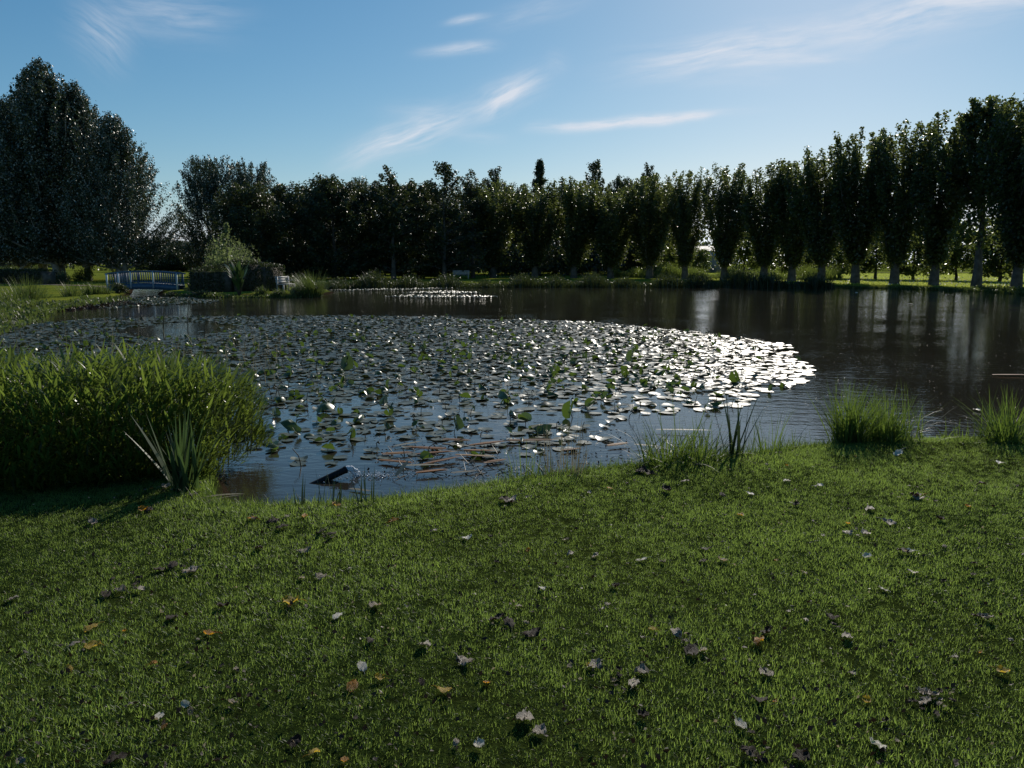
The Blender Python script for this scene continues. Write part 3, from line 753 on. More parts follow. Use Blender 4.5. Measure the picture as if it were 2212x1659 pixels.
shrub('low_shrub', 640, 42.3, .7, 1.2, M['grey_shrub'], 'brownish leafy shrub on the bank left of the tall grass clump', 1300, .08, 54, wisp=150)
shrub('leafy_shrub', 608, 47, 1.3, 1.0, M['grey_shrub'], 'glittering pale shrub behind the wooden bench', 1300, .1, 55)
shrub('low_shrub', 250, 43.2, .7, 1.2, M['wood'], 'dark shrub on the left bank under the near bridge end', 1200, .08, 56)

# young sapling over the hedge
sap = empty('sapling', at_d(489, 49), 0, 'thin yellow-green sapling standing above the clipped hedge', 'tree')
g = np.random.default_rng(61); mbs = MB(); n = 520; zt = g.uniform(1.2, 4.05, n)
c = np.column_stack([g.normal(0, .32, n) * (4.3 - zt) * .45 + .15 * np.sin(zt * 2), g.normal(0, .3, n) * (4.3 - zt) * .45, zt])
leaves(mbs, c, .17, None, 0, .7, .8, g); mbs.build('crown', M['grey_shrub'], sap)
mbs = MB(); tube(mbs, [(0, 0, -.1), (.05, 0, 1.5), (.12, 0, 3), (.02, 0, 4.0)], [.05, .035, .02, .008], 6); mbs.build('trunk', M['bark'], sap)

# ------------------------------------------------------------------ clumps of blades
def clump(name, p, n, h, spread, w, m, label, cat='grass tuft', seed=1, tilt=.5, bend=.7, group=None, segs=5, lens=False, az=None):
    g = np.random.default_rng(seed); mb = MB()
    a = g.uniform(0, 6.28, n) if az is None else g.normal(az, .8, n)
    rr = spread * np.sqrt(g.random(n)); aa = g.uniform(0, 6.28, n)
    b = np.stack([np.cos(aa) * rr, np.sin(aa) * rr, np.zeros(n) - .02], 1); h = h * 1.22
    ti = g.uniform(0, tilt, n) * (0.4 + rr / spread)
    near = p[1] < 12
    if near: ti = ti * 1.1; bend = bend * 1.15
    hh = h * (g.uniform(.25, 1.12, n) if near else g.uniform(.45, 1.0, n))
    blades(mb, b, np.where(g.random(n) < .5, aa, a), hh, w * g.uniform(.5, 1.3, n), ti, g.uniform(.05, bend, n), segs, lens, g)
    o = mb.build(name, m); o.location = p
    return tag(o, label, cat, group)
def gp(px, py, z=0.0):
    p = at(px, py + 7, z); p.z = max(float(gz([(p.x, p.y)])[0]), -.08); return p
clump('grass_clump', at_d(672, 42.5, -.15), 520, 1.35, .55, .03, M['far_tuft'], 'tall arching yellow-green grass clump at the tip of the island', seed=71, tilt=.6, bend=1.2)
clump('grass_clump', at_d(655, 43.5, -.1), 300, 1.0, .5, .03, M['far_tuft'], 'darker grass clump just left of the tallest island clump', seed=72, tilt=.6)
clump('reed_clump', at_d(50, 33.5, -.1), 260, 1.15, .45, .03, M['far_tuft'], 'tall spiky reed clump at the edge of the left bank', seed=73, tilt=.5)
clump('reed_clump', at_d(14, 30.5, -.1), 240, .9, .5, .03, M['far_tuft'], 'leafy reed clump cut by the left frame edge', seed=74, tilt=.7)
clump('reed_clump', at_d(72, 36, -.1), 160, .7, .4, .03, M['far_tuft'], 'low reed clump right of the tall spiky one', seed=77, tilt=.7)
clump('reed_clump', at_d(148, 38.5, -.1), 200, .85, .4, .03, M['far_tuft'], 'upright reed clump in front of the poplar trunk', seed=75)
clump('reed_clump', at_d(190, 40.5, -.1), 220, .8, .35, .03, M['far_tuft'], 'dark reed clump midway between poplar trunk and bridge', seed=76)
clump('reed_clump', at_d(214, 41, -.1), 260, .75, .4, .03, M['far_tuft'], 'rounded bright reed clump nearest the bridge', seed=78, bend=1.2)
bank_growth('bank_grass', [at(-120, 718, 0), at(-60, 702, 0), at(20, 682, 0), at(60, 665, 0), at(110, 655, 0), at(180, 648, 0), at(240, 641, 0)], .45, 1.8, M['far_tuft'], 'ragged bank grass along the left shore', 25, 260)
bank_growth('bank_grass', [at_d(380, 42.2), at_d(470, 41.6), at_d(560, 41.8), at_d(640, 42), at_d(690, 42.6)], .32, .8, M['far_tuft'], 'ragged grass along the island shore', 26, 260)

def parted_plant(name, p, specs, m, label, cat='plant', lens=False, seg=7):
    """specs: (dx, dy, azimuth, length, width, tilt, bend); every leaf is a part"""
    r = empty(name, p, 0, label, cat); g = np.random.default_rng(int(abs(p.x) * 1000) % 999)
    for s in specs:
        mb = MB(); blades(mb, [(s[0], s[1], -.03)], s[2], s[3], s[4], s[5], s[6], seg, lens, g, .35); mb.build('leaf', m, r)
    return r
# broad-leaved plant on the island
g = np.random.default_rng(81); cp = at_d(513, 42.2, -.1)
cr = empty('broad_leaved_plant', cp, 0, 'big broad-leaved upright plant on the island bank in front of the hedge', 'plant')
for k in range(44):
    a = g.uniform(0, 6.28); t0 = g.uniform(.05, .45); hb = g.uniform(.15, 1.35)
    b = (math.cos(a) * math.sin(t0) * hb, math.sin(a) * math.sin(t0) * hb * .6, hb)
    mb = MB(); blades(mb, [b], a, g.uniform(.45, .75), g.uniform(.13, .2), t0 + .1, g.uniform(.1, .7), 6, True, g); mb.build('leaf', M['canna'], cr)
    mb = MB(); tube(mb, [(b[0] * .1, b[1] * .1, -.05), (b[0] * .5, b[1] * .5, hb * .5), b], [.02, .016, .01], 5); mb.build('stem', M['stalk'], cr)

# ------------------------------------------------------------------ bridge
BD = 47.0; bL = at_d(236, BD); bR = at_d(390, BD + .5)
blen = (bR - bL).length; bang = math.atan2(bR.y - bL.y, bR.x - bL.x)
br = empty('footbridge', (bL + bR) / 2, bang, 'small arched blue wooden footbridge with slatted railings', 'bridge')
arc = lambda x: .14 * (1 - (2 * x / blen) ** 2)
for sy in (-.6, .6):
    mb = MB(); N_ = 14
    for i in range(N_):
        x0, x1 = -blen / 2 + blen * i / N_, -blen / 2 + blen * (i + 1) / N_
        V = []
        for x in (x0, x1):
            for y in (sy - .04, sy + .04):
                V += [(x, y, -.06 + arc(x)), (x, y, .25 + arc(x))]
        mb.add(V, [[0, 4, 5, 1], [2, 3, 7, 6], [0, 2, 6, 4], [1, 5, 7, 3]])
    mb.build('side_beam', M['blue'], br)
    mb = MB(); tube(mb, [(x, sy, .98 + arc(x)) for x in np.linspace(-blen / 2 - .08, blen / 2 + .08, 15)], .045, 6); mb.build('hand_rail', M['blue'], br)
    mb = MB(); tube(mb, [(x, sy, .36 + arc(x)) for x in np.linspace(-blen / 2, blen / 2, 15)], .03, 6); mb.build('lower_rail', M['blue'], br)
    posts = [-.5, -.33, .0 - .16, .17, .5] if sy < 0 else [-.5, -.16, .17, .5]
    posts = [-.495, -.335, -.165, .145, .475]
    for q in posts:
        x = q * blen; mb = MB(); box(mb, (x, sy + (-.045 if sy < 0 else .045), (.0 + .98) / 2 + arc(x)), (.085, .07, .98)); mb.build('post', M['bluepale' if sy < 0 else 'blue'], br)
    nb = 30
    for i in range(nb):
        x = (-.47 + .94 * (i + .5) / nb) * blen
        if min(abs(x - q * blen) for q in posts) < .05: continue
        mb = MB(); box(mb, (x, sy, .66 + arc(x)), (.05, .03, .6)); mb.build('baluster', M['blue'], br)
for i in range(24):
    x = -blen / 2 + blen * (i + .5) / 24
    mb = MB(); box(mb, (x, 0, .275 + arc(x)), (blen / 24 - .02, 1.28, .04)); mb.build('deck_plank', M['blue'], br)
mb = MB(); box(mb, (-blen / 2 + .25, 0, -.2), (.7, 1.5, .42)); mb.build('abutment', M['stone'], br)
mb = MB(); box(mb, (blen / 2 - .1, 0, -.2), (.7, 1.5, .42)); mb.build('abutment', M['stone'], br)

# ------------------------------------------------------------------ benches, shed
def bench(p, rz, label, L=1.5):
    r = empty('bench', p, rz, label, 'bench')
    for k in range(3):
        mb = MB(); box(mb, (0, -.16 + .15 * k, .44), (L, .12, .035)); mb.build('seat_slat', M['bench'], r)
    for k in range(3):
        mb = MB(); box(mb, (0, .22 + .02 * k, .56 + .13 * k), (L, .03, .1)); mb.build('back_slat', M['bench'], r)
    for sx in (-1, 1):
        mb = MB(); box(mb, (sx * L * .42, -.18, .21), (.07, .07, .42)); mb.build('leg', M['bench'], r)
        mb = MB(); box(mb, (sx * L * .42, .2, .43), (.07, .06, .86)); mb.build('leg', M['bench'], r)
        mb = MB(); box(mb, (sx * L * .42, 0, .64), (.06, .42, .04)); mb.build('armrest', M['bench'], r)
    return r
bench(at_d(616, 44.5), R(75), 'wooden bench seen end-on beside the hedge on the island', 1.4)
bench(at_d(996, 80, .0), R(3), 'pale wooden bench in the shade at the foot of the wood', 1.7)
sp = at_d(1530, 140); sh = empty('shed', sp, R(10), 'low grey-roofed shed far behind the plane row', 'shed')
mb = MB(); box(mb, (0, 0, 1.5), (5.4, 3.4, 3.0)); mb.build('wall', M['wall'], sh)
mb = MB(); mb.add([(-3, -2, 2.9), (3, -2, 2.9), (3, 2, 2.9), (-3, 2, 2.9), (-3, 0, 4.6), (3, 0, 4.6)], [[0, 1, 5, 4], [2, 3, 4, 5]]); mb.add([(-3, -2, 2.9), (-3, 2, 2.9), (-3, 0, 4.6), (3, -2, 2.9), (3, 2, 2.9), (3, 0, 4.6)], [[0, 2, 1], [3, 4, 5]])
mb.build('roof', M['roof'], sh)

# ------------------------------------------------------------------ labels for scattered things
def side_word(dx, dy):
    if abs(dx) >= abs(dy): return 'left of' if dx < 0 else 'right of'
    return 'beyond' if dy > 0 else 'in front of'
def label_scatter(items, marks, tmpl):
    """items: (object, descriptor, x, y); each gets its rank outward from its nearest landmark, so no label repeats"""
    keys = {}
    for o, desc, x, y in items:
        nm, lx, ly = min(marks, key=lambda m: (m[1] - x) ** 2 + ((m[2] - y)) ** 2)
        keys.setdefault((desc, nm, side_word(x - lx, y - ly)), []).append((math.hypot(x - lx, y - ly), o))
    for (desc, nm, sw_), lst in keys.items():
        lst.sort(key=lambda q: q[0])
        for i, (_, o) in enumerate(lst):
            rank = 'closest' if i == 0 else ORD[min(i, len(ORD) - 1)] + ' closest'
            o['label'] = tmpl.format(desc=desc, rank=rank, side=sw_, mark=nm)

# ------------------------------------------------------------------ water lilies
lily_px = [(-150, 770), (0, 705), (200, 688), (450, 684), (700, 682), (960, 684), (1000, 690), (1150, 691), (1300, 698), (1450, 712), (1600, 728), (1720, 747), (1735, 775), (1750, 800),
           (1745, 822), (1640, 850), (1640, 872), (1560, 884), (1440, 888), (1400, 905), (1330, 930), (1290, 960), (1150, 985), (1040, 1005), (900, 1000), (780, 1000), (690, 1012), (600, 1000), (555, 960), (560, 900), (420, 800), (200, 790)]
lpoly = np.array([(at(x, y, WZ).x, at(x, y, WZ).y) for x, y in lily_px])
holes = [at(385, 712, WZ), at(360, 708, WZ), at(415, 715, WZ)]
def poly_in(P, poly): return sdist(P, poly) 
x0, y0 = lpoly.min(0); x1, y1 = lpoly.max(0)
sp_ = .2
gx, gy = np.meshgrid(np.arange(x0, x1, sp_), np.arange(y0, y1, sp_ * .9)); gx = gx + (np.arange(gx.shape[0]) % 2)[:, None] * sp_ / 2
Q = np.stack([gx.ravel(), gy.ravel()], 1) + rng.uniform(-.085, .085, (gx.size, 2))
sdl = sdist(Q, lpoly)
edge_n = .35 * np.sin(Q[:, 0] * 2.1) * np.sin(Q[:, 1] * 1.7 + 1)
keep = sdl < -.05 + edge_n * .5
# thinner towards the near shore, open water between
near_t = ss(13.5, 7.5, Q[:, 1])
pn = np.sin(Q[:, 0] * 1.9 + 1) * np.sin(Q[:, 1] * 2.3) * .5 + .5
keep &= rng.random(len(Q)) > near_t * (.12 + .62 * pn)
keep &= rng.random(len(Q)) > .05
for h in holes: keep &= (((Q[:, 0] - h.x) / 1.0) ** 2 + ((Q[:, 1] - h.y) / 2.2) ** 2 > 1) | (rng.random(len(Q)) < .06)
keep &= sdist(Q) < -.12
Q = Q[keep]

def pad_arrays(g, r, curl):
    """notched floating leaf with a wavy rim: 14 rim points, mid ring, centre"""
    n = 13; a0 = .16
    th = np.linspace(a0, 2 * PI - a0, n)
    rim = np.stack([np.cos(th) * r * g.uniform(.84, 1.08, n), np.sin(th) * r * .93 * g.uniform(.84, 1.08, n), curl * (np.sin(th * 2 + g.uniform(0, 6)) * .5 + np.sin(th * 3 + g.uniform(0, 6)) * .5) + .003 + abs(curl) * .5], 1)
    mid = rim * .55; mid[:, 2] = rim[:, 2] * .25 + .002
    v = np.vstack([[(0, 0, .001)], mid, rim])
    f3 = [[0, 1 + i, 2 + i] for i in range(n - 1)]
    f4 = [[1 + i, 1 + n + i, 2 + n + i, 2 + i] for i in range(n - 1)]
    return v, f3, f4
PADV = [pad_arrays(np.random.default_rng(200 + k), 1.0, [.02, .05, .09, .14, .03, .2, .06, .11][k]) for k in range(8)]
pad_mesh = []
for v, f3, f4 in PADV:
    mb = MB(); mb.add(v, f3, .5); mb.add(v, f4, .5)
    me = mb.mesh('lily_pad', M['pad']); pad_mesh.append(me)
rad = rng.uniform(.085, .14, len(Q)) * (1 - .22 * near_t[keep])
rad *= np.where(rng.random(len(Q)) < .18, .7, 1)
# apparent size orders who becomes an object of its own
app = rad / Q[:, 1] ** 1.5 * (np.abs(Q[:, 0] / Q[:, 1]) < .67)
order = np.argsort(-app)
MARK_W = [('the black pipe', at(740, 1020, WZ).x, at(740, 1020, WZ).y), ('the big upright folded leaf', at(1230, 890, WZ).x, at(1230, 890, WZ).y),
          ('the leafy reed mound', at(560, 960, WZ).x, at(560, 960, WZ).y), ('the floating rusty reeds', at(960, 975, WZ).x, at(960, 975, WZ).y),
          ('the sword-leaved reeds', at(1500, 930, WZ).x, at(1500, 930, WZ).y), ('the domed dark leaf', at(630, 915, WZ).x, at(630, 915, WZ).y),
          ('the tall green upright leaf', at(750, 795, WZ).x, at(750, 795, WZ).y), ('the big dark tent-shaped leaf', at(1170, 930, WZ).x, at(1170, 930, WZ).y)]
items = []
for i in order[:300]:
    k = int(rng.integers(0, 8)); q = Q[i]; col = rng.choice(3)
    o = link('lily_pad', pad_mesh[k], None, (q[0], q[1], WZ + .006 + rng.uniform(0, .006)), (rng.normal(0, .02), rng.normal(0, .02), rng.uniform(0, 6.28)), rad[i])
    tag(o, None, 'lily pad', 'lily pads floating on the pond')
    items.append((o, ('broad' if rad[i] > .135 else 'small') + (' ragged' if k in (3, 5, 7) else ''), q[0], q[1]))
label_scatter(items, MARK_W, '{desc} floating lily pad, {rank} {side} {mark}')
mb = MB()
rest = order[300:]
kk = rng.integers(0, 8, len(rest)); rz = rng.uniform(0, 6.28, len(rest))
for k in range(8):
    idx = rest[kk == k]; z_ = rz[kk == k]; v, f3, f4 = PADV[k]; n = len(idx)
    ca, sa = np.cos(z_)[:, None], np.sin(z_)[:, None]; s = rad[idx][:, None]
    tx, ty = rng.normal(0, .05, (n, 1)), rng.normal(0, .05, (n, 1))
    vx = (v[None, :, 0] * ca - v[None, :, 1] * sa) * s; vy = (v[None, :, 0] * sa + v[None, :, 1] * ca) * s
    vz = v[None, :, 2] * s * 1.3 + vx * tx + vy * ty + rng.uniform(.006, .02, (n, 1)) + WZ
    V = np.stack([vx + Q[idx, 0][:, None], vy + Q[idx, 1][:, None], vz], 2).reshape(-1, 3)
    b = (np.arange(n) * len(v))[:, None, None]; rr = rng.random(n)
    f3a = (b + np.array(f3)[None]).reshape(-1, 3); f4a = (b + np.array(f4)[None]).reshape(-1, 4)
    mb.add(V, f3a, np.repeat(rr, len(f3))); mb.add(V, f4a, np.repeat(rr, len(f4)))
tag(mb.build('lily_pads', M['pad']), 'dense carpet of grey-green lily pads across the pond', kind='stuff')

# raised, folded and curled lily leaves on stalks
def raised_arrays(g, kind):
    n = 12; th = np.linspace(.15, 2 * PI - .15, n); rings = [.35, .7, 1.0]; V = [(0, 0, 0)]
    fold = g.uniform(.7, 1.25)
    for q in rings:
        for t in th:
            x, y = math.cos(t) * q, math.sin(t) * q * .9
            wob = .10 * math.sin(t * 3 + fold * 9) * q
            if kind == 0: V.append((x, y * math.cos(fold), abs(y) * math.sin(fold) + wob))                       # folded upwards
            elif kind == 1: V.append((x * .9, y * .9, -.55 * q * q + wob * 1.3))                                   # umbrella
            elif kind == 2:                                                                                    # standing on edge
                V.append((x * .45 + wob - y * y * .5, y * .8, x * .8 + .35 + wob))
            elif kind == 3: c_ = 1.9 * q * math.cos(t); V.append((math.sin(c_) * .62, y, (1 - math.cos(c_)) * .55 + wob))   # rolled
            else: V.append((x, y * math.cos(fold * .8), -abs(y) * math.sin(fold * .9) + .2 * x + wob))             # tent
    f3 = [[0, 1 + i, 2 + i] for i in range(n - 1)]
    f4 = [[1 + r_ * n + i, 1 + (r_ + 1) * n + i, 2 + (r_ + 1) * n + i, 2 + r_ * n + i] for r_ in range(2) for i in range(n - 1)]
    return np.array(V), f3, f4
RV = [raised_arrays(np.random.default_rng(300 + k), k % 5) for k in range(15)]
raised_mesh = []
for v, f3, f4 in RV:
    mb = MB(); mb.add(v, f3, rng.random()); mb.add(v, f4, mb.r[-1][0]); raised_mesh.append(mb.mesh('raised_lily_leaf', M['padup'], True))
mb = MB(); tube(mb, [(0, 0, -1), (.06, .02, -.5), (0, 0, 0)], [.05, .05, .04], 5); stalk_mesh = mb.mesh('stalk', M['stalk'], True)
KW = ['upfolded', 'drooping umbrella-shaped', 'upright', 'rolled', 'tent-shaped']
# hand-placed large ones first: px, py, radius, kind index, height, rz, label
HERO = [(1232, 905, .13, 7, .05, .5, 'big upright dark green lily leaf standing near the sword-leaved reeds'),
        (1168, 935, .13, 4, .07, .3, 'big dark tent-shaped leaf at the lower right of the lily field'),
        (1135, 915, .12, 0, .06, 2.2, 'big upfolded lily leaf just beyond the dark tent-shaped leaf'),
        (630, 930, .13, 1, .12, 0, 'domed dark lily leaf beside the leafy reed mound'),
        (748, 805, .15, 2, .12, 1.9, 'tall green upright lily leaf in the middle of the field'),
        (1365, 785, .14, 2, .10, .4, 'pale green round upright leaf near the glittering pads'),
        (1590, 828, .12, 2, .08, 1.0, 'green upright leaf alone among the brightest glittering pads'),
        (1090, 865, .13, 4, .10, 2.0, 'bright green tent-shaped leaf left of the big upright one'),
        (700, 890, .13, 1, .10, 1.0, 'drooping leaf cluster top right of the domed dark leaf'),
        (985, 935, .10, 2, .08, 2.5, 'small bright green upright leaf above the rusty reeds')]
allr = []
for px, py, r_, k, h, rz_, lab in HERO:
    p = at(px, py, WZ); allr.append((p.x, p.y, r_, k, h, rz_, lab))
n_r = 2900
cand = Q[rng.choice(len(Q), n_r, replace=False)] + rng.uniform(-.1, .1, (n_r, 2))
dens_ = .10 + .9 * ss(24, 12, cand[:, 1]) * (.45 + .55 * (np.sin(cand[:, 0] * .9 + cand[:, 1] * .5) * .5 + .5))
cand = cand[(rng.random(n_r) < dens_) & ~((cand[:, 0] / cand[:, 1] > .27) & (rng.random(n_r) < .95))]
for q in cand: allr.append((q[0], q[1], rng.uniform(.04, .088), int(rng.integers(0, 15)), rng.uniform(-.02, .05), rng.uniform(0, 6.28), None))
apr = np.array([1e3 if a[6] else (a[2] / a[1] if abs(a[0] / a[1]) < .67 else 0) for a in allr]); orr = np.argsort(-apr)
items = []; rest_mb = MB(); rest_st = MB()
for c_i, i in enumerate(orr):
    x, y, r_, k, h, rz_, lab = allr[i]; z = WZ + (max(h, 0) * .4 if lab else h) + r_ * (.06, .52, .45, .1, .55)[k % 5]
    if c_i < 290:
        o = link('raised_lily_leaf', raised_mesh[k], None, (x, y, z), (rng.normal(0, .35), rng.normal(0, .35), rz_), r_)
        tag(o, lab, 'lily leaf', 'lily leaves standing above the water')
        st = link('stalk', stalk_mesh, o, (0, 0, 0), (0, 0, 0), (.9, .9, max(.3, (h + r_ * .6) / r_)))
        if not lab: items.append((o, ('large ' if r_ > .09 else 'small ') + KW[k % 5], x, y))
    else:
        v, f3, f4 = RV[k]; e = np.array(Euler((rng.normal(0, .35), rng.normal(0, .35), rz_)).to_matrix()); V = (v * r_) @ e.T + np.array((x, y, z)); rr = rng.random()
        rest_mb.add(V, f3, rr); rest_mb.add(V, f4, rr)
label_scatter(items, MARK_W, '{desc} lily leaf, {rank} {side} {mark}')
tag(rest_mb.build('lily_leaves', M['padup'], smooth=True), 'small raised and curled lily leaves farther out in the field', kind='stuff')
# dark stalks and seed heads poking out
mb = MB()
for q in Q[rng.choice(len(Q), 1100, replace=False)]:
    if q[0] / q[1] > .3: continue
    h = rng.uniform(.05, .2); a = rng.uniform(0, 6.28); l = rng.uniform(0, .9)
    x, y = q + rng.uniform(-.1, .1, 2); e = (x + math.cos(a) * l * h, y + math.sin(a) * l * h, WZ + h)
    tube(mb, [(x, y, WZ - .02), (x + math.cos(a) * l * h * .3, y + math.sin(a) * l * h * .3, WZ + h * .6), e], [.006, .005, .004], 4)
    if rng.random() < .5: tube(mb, [e, (e[0] + .02, e[1], e[2] + .015), (e[0] + .035, e[1], e[2] - .01)], [.004, .013, .003], 5)
tag(mb.build('lily_stalks', M['stalk']), 'thin dark broken lily stalks standing among the pads', kind='stuff')

# far floating mats
def far_pads(name, pts_px, n, label, m, r=(.09, .15), debris=0):
    pl = np.array([(at(x, y, WZ).x, at(x, y, WZ).y) for x, y in pts_px]); a, b = pl.min(0), pl.max(0)
    P = rng.uniform(a, b, (n * 6, 2)); P = P[(sdist(P, pl) < 0)][:n]; mb = MB()
    for q in P:
        v, f3, f4 = PADV[int(rng.integers(0, 8))]; rr = rng.random(); s = rng.uniform(*r)
        V = v * s * np.array([1, 1, 1.5]) + np.array([q[0], q[1], WZ + rng.uniform(.005, .02)]); mb.add(V, f3, rr); mb.add(V, f4, rr)
    if debris:
        c = P[rng.integers(0, len(P), debris)] + rng.normal(0, .15, (debris, 2)); leaves(mb, np.column_stack([c, np.full(debris, WZ + .03)]), .13, np.tile([0, 0, 1.], (debris, 1)), .4)
    return tag(mb.build(name, m), label, kind='stuff')
far_pads('lily_pads', [(832, 640.5), (900, 637.5), (1076, 640), (1060, 643), (900, 643)], 800, 'long thin strip of lily pads far out on the water', M['pad'])
far_pads('lily_pads', [(868, 633.5), (960, 629), (1040, 632), (1000, 634.5)], 700, 'shorter strip of lily pads behind the long one', M['pad'])
far_pads('lily_pads', [(702, 627.3), (780, 625), (1000, 622), (900, 626), (760, 628)], 700, 'strip of lily pads against the far bank behind the island', M['pad'])
far_pads('lily_pads', [(240, 668), (180, 660), (235, 648), (300, 644), (400, 643), (478, 651), (440, 655), (330, 660)], 1400, 'mat of lily pads and debris in front of the blue bridge', M['pad'], debris=500)
far_pads('floating_debris', [(20, 690), (60, 670), (120, 661), (240, 650), (330, 660), (180, 668), (80, 680)], 500, 'rusty brown leaf debris floating along the left bank', M['f_dark'], (.03, .08), 900)

# specks and single leaves out on open water
mb = MB(); n = 420
c = np.array([tuple(at(rng.uniform(1640, 2212), 660 + 260 * rng.random() ** .8, WZ)) for _ in range(n)]); c = c[sdist(c[:, :2]) < -.2]
leaves(mb, c + np.array([0, 0, .008]), .013, np.tile([0, 0, 1.], (len(c), 1)), .75)
tag(mb.build('floating_specks', M['f_tan']), 'tiny pale specks drifting on the open water', kind='stuff')
for i, (px, py, s, lab) in enumerate([(1967, 657, .09, 'bright white scrap floating alone in the far tree reflections'), (1850, 631, .13, 'small white scrap floating close to the far bank by the plane trunks'),
        (1355 * .553 + 1106, 857 * 1.0, .03, 'white speck floating left of the two grass tufts'), (2110, 885, .05, 'pale floating leaf near the right water edge, upper one'), (2140, 908, .06, 'pale floating leaf near the right water edge, lower one'), (1905, 630, .1, 'white scrap at the far bank right of the other')]):
    p = at(px, py, WZ + .02); mb = MB(); v, f3, f4 = RV[i % 15]; mb.add(v * s * np.array([1, 1, .5]), f3); mb.add(v * s * np.array([1, 1, .5]), f4)
    o = mb.build('floating_leaf', M['f_white'], smooth=True); o.location = p; tag(o, lab, 'leaf')

# ------------------------------------------------------------------ pipe with running water
pb = at(668, 1052, WZ - .03); pe_d = pix_dir(748, 1014); pe = Vector((0, 0, CAM_Z)) + pe_d * ((pb.y + .17) / pe_d.y)
pr = empty('water_pipe', pb, 0, 'black rubber pipe slanting out of the pond and spouting water', 'pipe')
ax = pe - pb; mb = MB()
tube(mb, [ax * -.5, ax * .0, ax * .5, ax], .029, 20, cap=False); tube(mb, [ax, ax * .995, ax * .6], [.029, .023, .023], 20, cap=False)
mb.build('tube', M['pipe'], pr, True)
mb = MB(); tube(mb, [ax * .955, ax * 1.003], .0315, 20, cap=False); mb.build('rim', M['pipe'], pr, True)
jr = empty('water_jet', pe, 0, 'white stream of water falling from the pipe mouth', 'water')
adir = ax.normalized(); g = np.random.default_rng(5)
for s_ in range(5):
    mb = MB(); pts = []; rr = []
    off = g.normal(0, .010, 3); vx = .55 + .06 * g.normal()
    for t in np.linspace(0, .26, 14):
        q = adir * vx * t + Vector((off[0], off[1], off[2] - 4.9 * t * t * .62)); pts.append(q + Vector(g.normal(0, .0022, 3)) * (1 + t * 8)); rr.append(.014 - .01 * t + abs(g.normal(0, .002)))
        if pe.z + q.z < WZ: break
    tube(mb, pts, rr, 7); mb.build('strand', M['jet'], jr, True)
mb = MB(); hit = at(775, 1040, WZ)
for k in range(260):
    a = g.uniform(0, 6.28); r_ = abs(g.normal(0, .16)); x = hit.x + .12 + math.cos(a) * r_ * 1.5; y = hit.y + .15 + math.sin(a) * r_ * .8; s = g.uniform(.003, .009)
    z = WZ + abs(g.normal(0, .012))
    th = np.linspace(0, 2 * PI, 7)[:-1]
    V = [(x + math.cos(t) * s, y + math.sin(t) * s, z) for t in th] + [(x, y, z + s), (x, y, z - s * .3)]
    mb.add(V, [[i, (i + 1) % 6, 6] for i in range(6)] + [[(i + 1) % 6, i, 7] for i in range(6)])
tag(mb.build('splash_foam', M['jet'], smooth=True), 'white bubbles and drops where the pipe water lands', kind='stuff')

# ------------------------------------------------------------------ floating dead reeds
g = np.random.default_rng(91)
REED = [(1560 * 0 + 1135, 957, .75, 0.02, 'long straight rusty reed floating alone toward the sword-leaved reeds', 'deadreed'),
        (905, 975, .55, 2.85, None, 'deadreed'), (940, 985, .5, .35, None, 'deadreed'), (985, 968, .6, -.12, None, 'straw'), (960, 1000, .55, .5, None, 'deadreed'), (1010, 990, .5, -.5, None, 'deadreed'),
        (870, 1003, .5, .12, None, 'deadreed'), (1040, 982, .4, -.35, None, 'deadreed'), (920, 1010, .5, -.05, None, 'straw'), (895, 962, .45, .9, None, 'straw'), (1000, 1022, .35, .12, None, 'straw'),
        (880, 1030, .28, 1.1, 'pale straw-coloured reed tip pointing up out of the water', 'straw'), (930, 1026, .35, .05, None, 'deadreed'), (975, 955, .4, -.3, None, 'deadreed'), (1060, 1000, .3, .4, None, 'deadreed'),
        (1330, 965, .35, -.15, None, 'deadreed'), (1225, 975, .3, .1, None, 'deadreed'), (1480, 1200 * 0 + 935, .8, .03, None, 'straw'), (2180, 812, .8, -.12, 'long thin reed floating beyond the right bank', 'deadreed'),
        (1390, 968, .3, -.3, None, 'straw'), (850, 985, .4, .6, None, 'deadreed'), (1050, 965, .5, -.2, None, 'deadreed'), (800, 1062, .3, -.6, None, 'straw')]
items = []
for px, py, L_, a, lab, mm in REED:
    p = at(px, py, WZ); mb = MB(); n = 3 if mm == 'deadreed' else 1; a = a if lab else a + g.normal(0, .28)
    up = 1.1 if lab and 'pointing' in lab else PI / 2 - .03
    for q in range(n): blades(mb, [(g.normal(0, .006), g.normal(0, .012), .006 + q * .004)], a + g.normal(0, .02), L_ * g.uniform(.8, 1) * .85, .05, up, .03, 6, True, g, .2)
    o = mb.build('dead_reed', M[mm]); o.location = (p.x - math.cos(a) * L_ * .35 + g.normal(0, .05), p.y - math.sin(a) * L_ * .35, WZ + .008 + g.uniform(0, .02)); tag(o, lab, 'dead reed', 'dead reeds floating near the bank')
    if not lab: items.append((o, 'rusty brown' if mm == 'deadreed' else 'pale straw-coloured', p.x, p.y))
label_scatter(items, [m for m in MARK_W if 'rusty' not in m[0] and 'tent' not in m[0]], '{desc} dead reed blade floating flat, {rank} {side} {mark}')
# brown leaf scraps drifting by the bank
mb = MB(); n = 420; c = np.array([tuple(at(g.uniform(780, 1400), g.uniform(930, 1035), WZ)) for _ in range(n)]); c = c[sdist(c[:, :2]) < -.1]
leaves(mb, c + np.array([0, 0, .012]), .035, np.tile([0, 0, 1.], (len(c), 1)), .6, 0, .5, g)
tag(mb.build('floating_debris', M['f_dark']), 'dark brown scraps of dead leaf drifting near the rusty reeds', kind='stuff')
